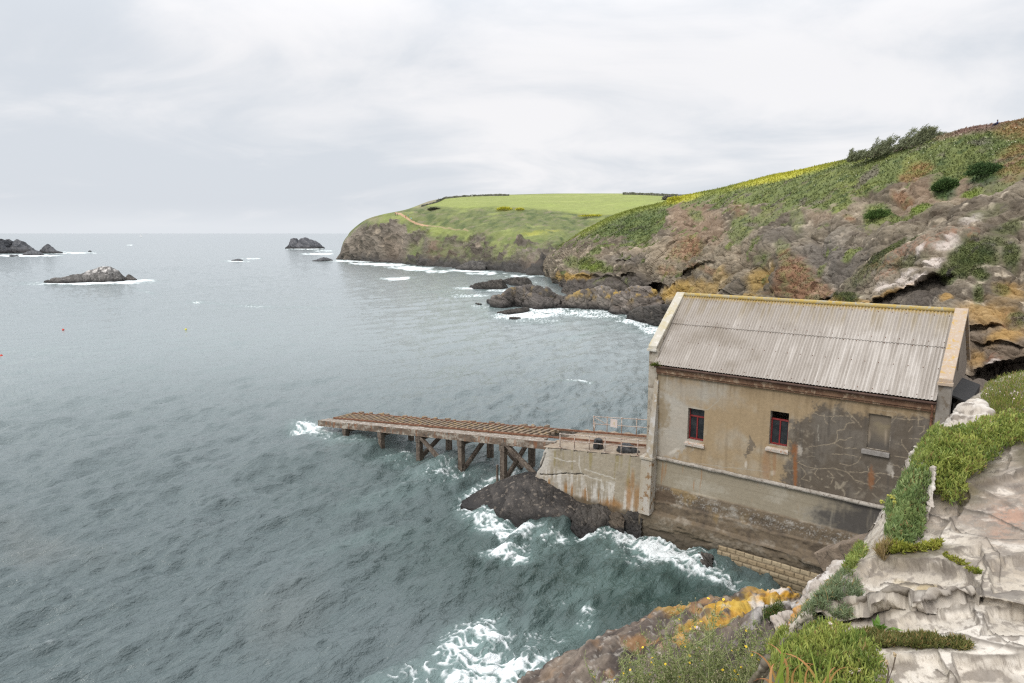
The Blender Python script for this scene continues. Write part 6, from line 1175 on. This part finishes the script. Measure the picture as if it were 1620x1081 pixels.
# tall wiry weeds with yellow flowers and white seed heads
MBUD = mat_n('buds', (.24, .22, .10), (.42, .38, .26), 30., .8, .1, .001)
G3 = 'yellow flowered wiry weeds in front of the orange lichened rock'
def weed(base, hgt, seed, nfl, nseed):
    rs = np.random.RandomState(seed); base = np.array(base, float); root = empty('flowering_weed', tuple(base)); tag(root, 'wiry branching weed with small yellow flowers in front of the lichened rock', 'plant', G3)
    m = MB(); tips = []; lf = []
    for s in range(rs.randint(5, 8)):
        p = np.array([rs.normal(0, .05), rs.normal(0, .05), 0]); d = np.array([rs.normal(0, .28), rs.normal(0, .25), 1.]); h = hgt*rs.uniform(.65, 1.1); pts = [p.copy()]
        for i in range(6):
            d = d/np.linalg.norm(d); p = p+d*h/6; pts.append(p.copy()); d = d+np.array([rs.normal(0, .16), rs.normal(0, .16), .08])
            if i >= 1:
                for _ in range(rs.randint(1, 3)):
                    bd = np.array([rs.normal(0, .8), rs.normal(0, .8), 1.]); bd /= np.linalg.norm(bd); L = h*rs.uniform(.10, .30); mid = p+bd*L*.5+rs.normal(0, .006, 3); e = p+bd*L+np.array([0, 0, .1*L]); m.tube([Vector(p), Vector(mid), Vector(e)], [.0021, .0017, .0012], 4, False); tips.append(e)
                    if rs.rand() < .6: e2 = mid+np.array([rs.normal(0, .5), rs.normal(0, .5), .8])*L*.4; m.tube([Vector(mid), Vector(e2)], .0012, 4, False); tips.append(e2)
                    lf.append((mid, bd+rs.normal(0, .6, 3)))
            lf.append((p.copy(), np.array([rs.normal(), rs.normal(), .4]))); lf.append((p-d*h/12, np.array([rs.normal(), rs.normal(), .4])))
        m.tube([Vector(q) for q in pts], [.0034-.0003*i for i in range(7)], 5, False); tips.append(p)
    m.build('stem', M['stem'], root)
    B = np.array([l[0] for l in lf]); D = np.array([l[1] for l in lf]); n = len(B); B = np.repeat(B, 4, 0)+rs.normal(0, .012, (4*n, 3)); D = np.repeat(D, 4, 0)+rs.normal(0, .5, (4*n, 3)); n *= 4
    Vv, Ff, Cc = blades(B, D, rs.uniform(.018, .055, n), rs.uniform(.005, .011, n), lerp(np.array((.11, .15, .045)), np.array((.32, .35, .14)), rs.rand(n, 1)), rs, .8, .2); mesh_obj('leaves', Vv, Ff, M['leaf'], parent=root, col=Cc, smooth=False)
    rs.shuffle(tips); bud = MB()
    for q, t in enumerate(tips):
        t = Vector(t)
        if q < nfl:
            f = MB(); r_ = rs.uniform(.010, .0145); ax = Vector((rs.normal(0, .4), rs.normal(0, .4)-.35, 1)).normalized(); u = ax.orthogonal().normalized(); v = ax.cross(u)
            for k in range(11):
                a = 2*math.pi*k/11+rs.uniform(-.1, .1); dd = u*math.cos(a)+v*math.sin(a); tt = u*-math.sin(a)+v*math.cos(a); b0 = len(f.v)
                f.v += [tuple(t+tt*r_*.12), tuple(t+dd*r_*.75+tt*r_*.26+ax*r_*.22), tuple(t+dd*r_*1.05+ax*r_*.2), tuple(t+dd*r_*.75-tt*r_*.26+ax*r_*.22), tuple(t-tt*r_*.12)]; f.f.append((b0, b0+1, b0+2, b0+3, b0+4))
            f.ball(t+ax*r_*.18, r_*.36, 6, 4); f.build('flower', M['petal_y'], root)
        elif q < nfl+nseed:
            f = MB(); r_ = rs.uniform(.011, .017)
            for k in range(60):
                a = Vector(rs.normal(0, 1, 3)).normalized(); s_ = a.orthogonal().normalized()*.0012; b0 = len(f.v); f.v += [tuple(t+s_), tuple(t-s_), tuple(t+a*r_+s_*2), tuple(t+a*r_-s_*2)]; f.f.append((b0, b0+1, b0+3, b0+2))
            f.ball(t, r_*.6, 7, 5); f.build('seed_head', M['petal_w'], root)
        else: bud.ball(t, rs.uniform(.0035, .006), 5, 4, 1.5)
    tag(bud.build('buds', MBUD, root), kind='stuff')
rs = np.random.RandomState(31)
BX, BY = proj(BV)
for k in range(18):
    px = 990+(k % 9)*26+rs.uniform(-9, 9); py = 1118+(k//9)*55+rs.uniform(-14, 14)-.02*(px-985)
    b = near(px, py, BV, BX, BY); top = 985+40*abs(px-1110)/110+rs.uniform(-8, 30)+(k//9)*18; r = np.linalg.norm(b-CAMP); hgt = (py-top)/FPX*r*1.0
    weed(b, max(.18, hgt), 700+k, rs.randint(2, 5), 1 if rs.rand() < .35 else 0)
# thin flowering stalks against the boathouse wall and dry flower stalks on the slab
def stalks(name, label, base, ends, mat, headr, hm):
    b = np.array(base, float); root = empty(name, tuple(b)); tag(root, label, 'plant')
    m = MB()
    for e in ends:
        e = np.array(e)-b; m.tube([Vector((0, 0, 0)), Vector(e*.5+np.array([.01, 0, .02])), Vector(e)], .0035, 5)
    m.build('stem', mat, root)
    for e in ends:
        h = MB(); e = Vector(np.array(e)-b)
        for q in range(6): h.ball(e+Vector((random.uniform(-1, 1), random.uniform(-1, 1), random.uniform(-.6, 1.2)))*headr, headr*.7, 6, 4)
        h.build('flower_head', hm, root)
PT = lambda px, py, Y: at_y(np.array(px), np.array(py), np.array(Y))
stalks('wild_fennel', 'thin yellow headed stalks leaning out from the ledge across the wall', PT(1425, 812, 6.1), [PT(1408, 786, 6.1), PT(1414, 788, 6.15), PT(1395, 794, 6.1), PT(1418, 800, 6.1), PT(1413, 796, 6.0)], M['stem'], .016, mat_n('fennel_heads', (.35, .33, .06), (.25, .27, .07), 30., .7, .1, .002))
stalks('thrift_stalks', 'two thin dry flower stalks standing against the lowest pale slab', PT(1402, 1085, 3.1), [PT(1417, 1037, 3.12), PT(1403, 1049, 3.1)], M['twig'], .008, mat_n('dry_heads', (.42, .33, .20), (.30, .22, .13), 30., .8, .1, .002))

# ---------------------------------------------------------------- the wind-shaped bush on the skyline
def build_bush():
    rs = np.random.RandomState(41); line = [(1338, 253), (1362, 249.5), (1385, 244.5), (1408, 239), (1430, 233), (1446, 229.5), (1458, 227)]
    hts = [9, 18, 23, 25, 27, 27, 19]; Y0 = [121, 118, 115, 113, 110.5, 109.5, 108.5]
    ctr = at_y(np.array(1400.), np.array(241.), np.array(113.5)); root = empty('tamarisk', tuple(ctr)); tag(root, 'wind-shaped grey green bush leaning along the hill skyline', 'bush')
    m = MB(); LB = []; LD = []
    for i in range(76):
        t = rs.uniform(0, 1)**.85*6; px = np.interp(t, range(7), [p[0] for p in line]); py = np.interp(t, range(7), [p[1] for p in line]); Yd = np.interp(t, range(7), Y0)+rs.uniform(-1.2, 1.6); hh = np.interp(t, range(7), hts)*Yd/FPX*rs.uniform(.65, 1.12)
        b = at_y(np.array(px), np.array(py+3), np.array(Yd)); d = np.array([.75+rs.normal(0, .22), rs.normal(0, .25), .8+rs.normal(0, .15)]); p = b-ctr; pts = [p.copy()]
        for k in range(5):
            d /= np.linalg.norm(d); p = p+d*hh*.30; pts.append(p.copy()); d = d+np.array([.10, rs.normal(0, .15), rs.normal(.02, .15)])
            for _ in range(12 if k else 6):
                q = p-d*hh*.30*rs.rand()+rs.normal(0, .16, 3)*np.array([1, 1, .8]); LB.append(q); LD.append(d+np.array([.35, 0, .25])+rs.normal(0, .35, 3))
        m.tube([Vector(q) for q in pts], [.07, .05, .04, .03, .022, .012], 5)
    m.build('trunk', M['twig'], root)
    B = np.array(LB); D = np.array(LD); n = len(B); r = 5; B = np.repeat(B, r, 0)+rs.normal(0, .13, (n*r, 3)); D = np.repeat(D, r, 0)+rs.normal(0, .3, (n*r, 3)); n *= r
    t = np.clip(.5+.5*fbm((B*.9).astype(F4), 3, 640)+rs.normal(0, .2, n), 0, 1)[:, None]; V, F, C = blades(B, D, rs.uniform(.22, .52, n), rs.uniform(.05, .10, n), lerp(np.array((.09, .105, .05)), np.array((.25, .27, .145)), t), rs, .5)
    mesh_obj('crown', V, F, M['leaf'], parent=root, col=C, smooth=False)
build_bush()
# field walls and gorse on the headland
def field_wall(label, pts, hgt, seed):
    rs = np.random.RandomState(seed); P = np.array([on_head(*p) for p in pts]).astype(float); u = np.linspace(0, len(P)-1, max(20, len(P)*14)); C = np.stack([np.interp(u, range(len(P)), P[:, k]) for k in range(3)], 1)
    nz = fbm((C*.25).astype(F4), 3, seed); prof = [(-1.1, -1.2), (-.75, .45), (-.35, .95), (.1, 1.0), (.6, .5), (.9, -1.2)]; A = np.stack([C+np.array([0, y*1.0, 0])+np.array([0, 0, 1])*(z*hgt*(1+.45*nz))[:, None]+rs.normal(0, .12, C.shape) for y, z in prof])
    V = A.reshape(-1, 3); c = mixc(np.repeat(np.array([[.075, .082, .05]], F4), len(V), 0), (.15, .145, .125), sst(-.1, .3, fbm((V*.8).astype(F4), 3, seed+1))); o = grid_obj('field_wall', A, M['rock_far'], col=c); tag(o, label, 'wall')
field_wall('dark bushy field bank along the skyline above the left half of the field', [(690,319.5),(703,313.8),(720,312),(746,310),(775,309.3),(805,309)], 1.25, 660)
field_wall('dark bushy field bank along the skyline above the right end of the field', [(985,307),(1000,307.2),(1020,308),(1045,309),(1075,310.5),(1110,311.5)], 1.5, 661)
field_wall('low dark bank down the left edge of the field', [(703,314),(697,318),(690,320.5),(680,323),(666,326)], .9, 663)
def shrub(name, label, p, r, cols, n, seed, leaf, group=None, m=None):
    rs = np.random.RandomState(seed); d = rs.normal(0, 1, (n, 3)); d /= np.linalg.norm(d, axis=1, keepdims=True); d[:, 2] = np.abs(d[:, 2]); k = rs.uniform(.55, 1, (n, 1))*(1+.35*fbm((d*2.2+seed).astype(F4), 3, seed)[:, None]); B = np.array(p, float)+d*np.array(r)*k
    V, F, C = blades(B, d+rs.normal(0, .5, (n, 3))+UP*.3, leaf*rs.uniform(.6, 1.4, n), leaf*.5*rs.uniform(.6, 1.4, n), lerp(np.array(cols[0]), np.array(cols[1]), np.clip(rs.rand(n, 1)*.7+.3*k, 0, 1)), rs, .4)
    o = mesh_obj(name, V, F, M['veg'], col=C, smooth=False); return tag(o, label, 'bush', group)
YG = ((.30, .32, .05), (.62, .58, .07)); OG = ((.05, .07, .03), (.13, .15, .06))
shrub('gorse_bush', 'brightest yellow gorse bush on the lower edge of the field', on_head(798, 330.5), (4.6, 3, 1.7), YG, 1600, 51, .5)
shrub('gorse_bush', 'smaller yellow gorse bush just right of the brightest one', on_head(822, 331.8), (2.6, 2, 1.0), YG, 700, 52, .5)
shrub('gorse_bush', 'long low line of yellow gorse along the right part of the field edge', on_head(940, 340.5), (9, 2.5, .9), YG, 1500, 53, .5)
shrub('gorse_bush', 'yellow gorse bush beside the grey thicket at the right end of the field', on_hill(1072, 316), (3.6, 2.5, 1.1), YG, 1100, 54, .4)
shrub('thorn_thicket', 'grey leafless thicket at the right end of the field', on_head(1056, 316), (3.6, 3, 2.4), ((.11, .10, .09), (.24, .22, .20)), 1500, 55, .55)
shrub('scrub_bush', 'dark bush on the brow below the left corner of the field', on_head(687, 330), (4.5, 3, 1.6), ((.04, .05, .03), (.11, .11, .07)), 1500, 56, .6)
shrub('ice_plant', 'round dark green cushion plant on bare earth high on the cliff', on_hill(1496, 302), (1.75, 1.2, 1.45), ((.028, .062, .02), (.075, .125, .035)), 3400, 57, .19)
shrub('ice_plant', 'wide dark green cushion plant right of the round one high on the cliff', on_hill(1562, 288), (2.3, 1.3, 1.5), ((.028, .062, .022), (.07, .12, .04)), 4200, 58, .18)
shrub('ice_plant', 'drooping green cushion plant lower on the cliff above the roof ridge', on_hill(1389, 342), (2.0, 1.2, 1.2), ((.04, .085, .025), (.10, .16, .04)), 3000, 59, .18)

# ---------------------------------------------------------------- people, boat, buoys
def person(label, foot, hgt, top, legs, face=0., stride=.16, sit=False, hair=(.05, .035, .025), group=None):
    s = hgt/1.75; foot = np.array(foot, float)
    root = empty('person', tuple(foot), face); tag(root, label, 'person', group)
    if sit:
        J = dict(pel=(0, 0, .12), sp=(0, .03, .36), ch=(0, .0, .58), nk=(0, -.03, .72), hd=(0, -.05, .84), ht=(0, -.05, .95), lk=(-.13, -.42, .42), lf=(-.13, -.62, .04), lt=(-.13, -.78, .04), rk=(.13, -.42, .42), rf=(.13, -.62, .04), rt=(.13, -.78, .04), ls=(-.19, 0, .62), le=(-.26, -.16, .42), lh=(-.16, -.38, .40), rs=(.19, 0, .62), re=(.26, -.16, .42), rh=(.16, -.38, .40))
    else:
        J = dict(pel=(0, 0, .92), sp=(0, 0, 1.12), ch=(0, 0, 1.34), nk=(0, 0, 1.50), hd=(0, -.015, 1.62), ht=(0, -.015, 1.73), lk=(-.10, -stride*.6, .50), lf=(-.10, -stride, .06), lt=(-.10, -stride-.16, .03), rk=(.10, stride*.2, .50), rf=(.10, stride, .08), rt=(.10, stride-.14, .03), ls=(-.19, 0, 1.42), le=(-.25, stride*.4, 1.16), lh=(-.23, stride*.2-.1, .92), rs=(.19, 0, 1.42), re=(.25, -stride*.4, 1.16), rh=(.23, -stride*.6-.1, .92))
    R = dict(pel=.14, sp=.13, ch=.15, nk=.06, hd=.095, ht=.06, lk=.065, lf=.045, lt=.035, rk=.065, rf=.045, rt=.035, ls=.07, le=.048, lh=.035, rs=.07, re=.048, rh=.035)
    ed = [('pel', 'sp'), ('sp', 'ch'), ('ch', 'nk'), ('nk', 'hd'), ('hd', 'ht'), ('pel', 'lk'), ('lk', 'lf'), ('lf', 'lt'), ('pel', 'rk'), ('rk', 'rf'), ('rf', 'rt'), ('ch', 'ls'), ('ls', 'le'), ('le', 'lh'), ('ch', 'rs'), ('rs', 're'), ('re', 'rh')]
    ks = list(J); me = bpy.data.meshes.new('tmp'); me.from_pydata([tuple(np.array(J[k])*s) for k in ks], [(ks.index(a), ks.index(b)) for a, b in ed], []); o = bpy.data.objects.new('tmp', me); COL.objects.link(o)
    md = o.modifiers.new('s', 'SKIN'); o.modifiers.new('u', 'SUBSURF').levels = 1
    for i, k in enumerate(ks): v = me.skin_vertices[0].data[i]; v.radius = (R[k]*s,)*2; v.use_root = (k == 'pel')
    ev = o.evaluated_get(bpy.context.evaluated_depsgraph_get()); m2 = bpy.data.meshes.new_from_object(ev); bpy.data.objects.remove(o); m2.materials.clear()
    co = np.empty(len(m2.vertices)*3, F4); m2.vertices.foreach_get('co', co); co = co.reshape(-1, 3)/s; c = np.repeat(np.array([top], F4), len(co), 0)
    if sit: lg = (co[:, 1] < -.1) & (np.abs(co[:, 0]) < .22) & (co[:, 2] < .5) | (co[:, 2] < .2); hd = co[:, 2] > .75; hand = (co[:, 1] < -.33) & (co[:, 2] > .34) & (co[:, 2] < .44) & (np.abs(co[:, 0]) > .12) & False
    else: lg = co[:, 2] < .98; hd = co[:, 2] > 1.52; hand = (co[:, 2] < .97) & (np.abs(co[:, 0]) > .185); 
    c[lg] = legs; c[hd] = (.48, .30, .22)
    if not sit: c[hand] = (.48, .30, .22); c[co[:, 2] < .09] = (.03, .03, .03)
    a = m2.color_attributes.new('Col', 'FLOAT_COLOR', 'POINT'); cc = np.ones((len(co), 4), F4); cc[:, :3] = c; a.data.foreach_set('color', cc.ravel()); m2.materials.append(M['person']); m2.polygons.foreach_set('use_smooth', [True]*len(m2.polygons))
    b = bpy.data.objects.new('body', m2); COL.objects.link(b); b.parent = root
    h = MB(); hz = .88 if sit else 1.66; hy = -.03 if sit else .01; h.ball(Vector((0, hy, hz))*s, .108*s, 10, 7); h.build('hair', mat_n('hair', hair, tuple(x*1.4 for x in hair), 8., .8, .1, .01), root, smooth=True)
GP_ = 'walkers on the headland path'
NAVY = (.025, .03, .055); DK = (.03, .03, .035); RED = (.45, .03, .05); WH = (.75, .75, .75); BLU = (.10, .25, .42); CY = (.35, .62, .68)
person('walker in black at the lower right of the field, nearest the cliff', on_head(1021, 331.0), 1.75, DK, DK, 1.2)
person('walker in a white top and dark trousers beside the one in black', on_head(1027, 330.2), 1.8, WH, NAVY, -1.0)
person('dark clothed walker at the top of the path, first from the left', on_head(624.5, 340.3), 1.8, DK, NAVY, .6)
person('walker in grey just below the top of the path', on_head(628.2, 340.8), 1.7, (.14, .13, .12), DK, .4)
person('walker in a red jacket on the sandy path', on_head(641, 343.6), 1.8, RED, DK, .5)
person('walker in a blue jacket beside the one in red', on_head(645.2, 343.0), 1.75, BLU, NAVY, 1.1)
person('walker in a pale turquoise top lowest on the sandy path', on_head(649.5, 347.0), 1.75, CY, (.3, .3, .3), .4)
person('dark figure standing on the bare ridge left of the field corner', on_head(694, 316.2), 1.8, DK, DK, 2.0)
person('figure in white standing by the skyline bank above the field', on_head(746.5, 311.5), 1.8, WH, (.6, .6, .6), .2)
person('dark figure beside the one in white by the skyline bank', on_head(749.5, 311.5), 1.7, DK, DK, .2)
person('person in a navy jacket sitting on the hilltop at the upper right', on_hill(1581, 199.5)+np.array([0, .5, .05]), 1.6, (.03, .04, .11), NAVY, -1.9, sit=True)
# yacht on the horizon
bp_ = at_z(np.array(223.), np.array(375.3), 0.); yt = empty('sailing_boat', tuple(bp_), .35); tag(yt, 'distant white sailing boat just below the horizon', 'sailing boat')
m = MB(); st = [(-6.5, .0, 1.0), (-5.5, 1.3, 1.1), (-2, 1.9, 1.1), (2, 1.7, 1.2), (5, .8, 1.4), (7, .0, 1.6)]; b0 = 0
for x, w, z in st: m.v += [(x, -w, z), (x, -w*.55, -.2), (x, w*.55, -.2), (x, w, z)]
for i in range(5):
    a, b = i*4, i*4+4
    for q in range(3): m.f.append((a+q, b+q, b+q+1, a+q+1))
    m.f.append((a+3, b+3, b, a))
m.f += [(0, 1, 2, 3), (20, 23, 22, 21)]; m.build('hull', M['white'], yt)
m = MB(); m.tube([(.8, 0, 1), (.8, 0, 17)], .12, 6); m.tube([(.8, 0, 2.6), (-5.2, .6, 2.5)], .09, 6); m.build('mast', M['white'], yt)
def sail(nm, a, b, c, bulge):
    pts = []; fs = []; n = 8
    for i in range(n+1):
        for j in range(n+1): s_, t_ = i/n, j/n; p = Vector(a).lerp(Vector(b), s_).lerp(Vector(c), t_); p += Vector((0, 1, 0))*bulge*math.sin(math.pi*s_)*math.sin(math.pi*t_)*(1-t_); pts.append(p)
    q = MB(); q.v = [tuple(p) for p in pts]+[tuple(p+Vector((0, .03, 0))) for p in pts]; N_ = (n+1)**2
    for i in range(n):
        for j in range(n): k = i*(n+1)+j; q.f += [(k, k+1, k+n+2, k+n+1), (N_+k, N_+k+n+1, N_+k+n+2, N_+k+1)]
    q.build(nm, M['white'], yt, smooth=True)
sail('mainsail', (.6, 0, 2.7), (-5.0, .6, 2.6), (.7, 0, 16.6), .7); sail('jib', (6.6, 0, 1.9), (1.4, .9, 2.0), (.9, 0, 14.5), .6)
def buoy(px, py, r, mat, label):
    p = at_z(np.array(px), np.array(py), 0.); b = empty('buoy', tuple(p)); tag(b, label, 'buoy', 'mooring buoys')
    m = MB(); m.ball((0, 0, r*.55), r, 16, 10); m.build('float', mat, b, smooth=True); m = MB(); m.tube([(0, 0, r*1.45), (0, 0, r*1.75)], r*.16, 8); m.tube([(r*.2*math.cos(a), 0, r*1.75+r*.2*math.sin(a)) for a in np.linspace(0, 6.28, 11)], r*.05, 6); m.build('mooring_ring', M['rust'], b, smooth=True)
buoy(100, 523, .2, M['red_buoy'], 'red mooring buoy left of the yellow one'); buoy(294, 522.5, .2, M['yellow_buoy'], 'yellow mooring buoy in the open bay'); buoy(2.2, 564.5, .2, M['red_buoy'], 'red mooring buoy cut by the left edge of the photo')
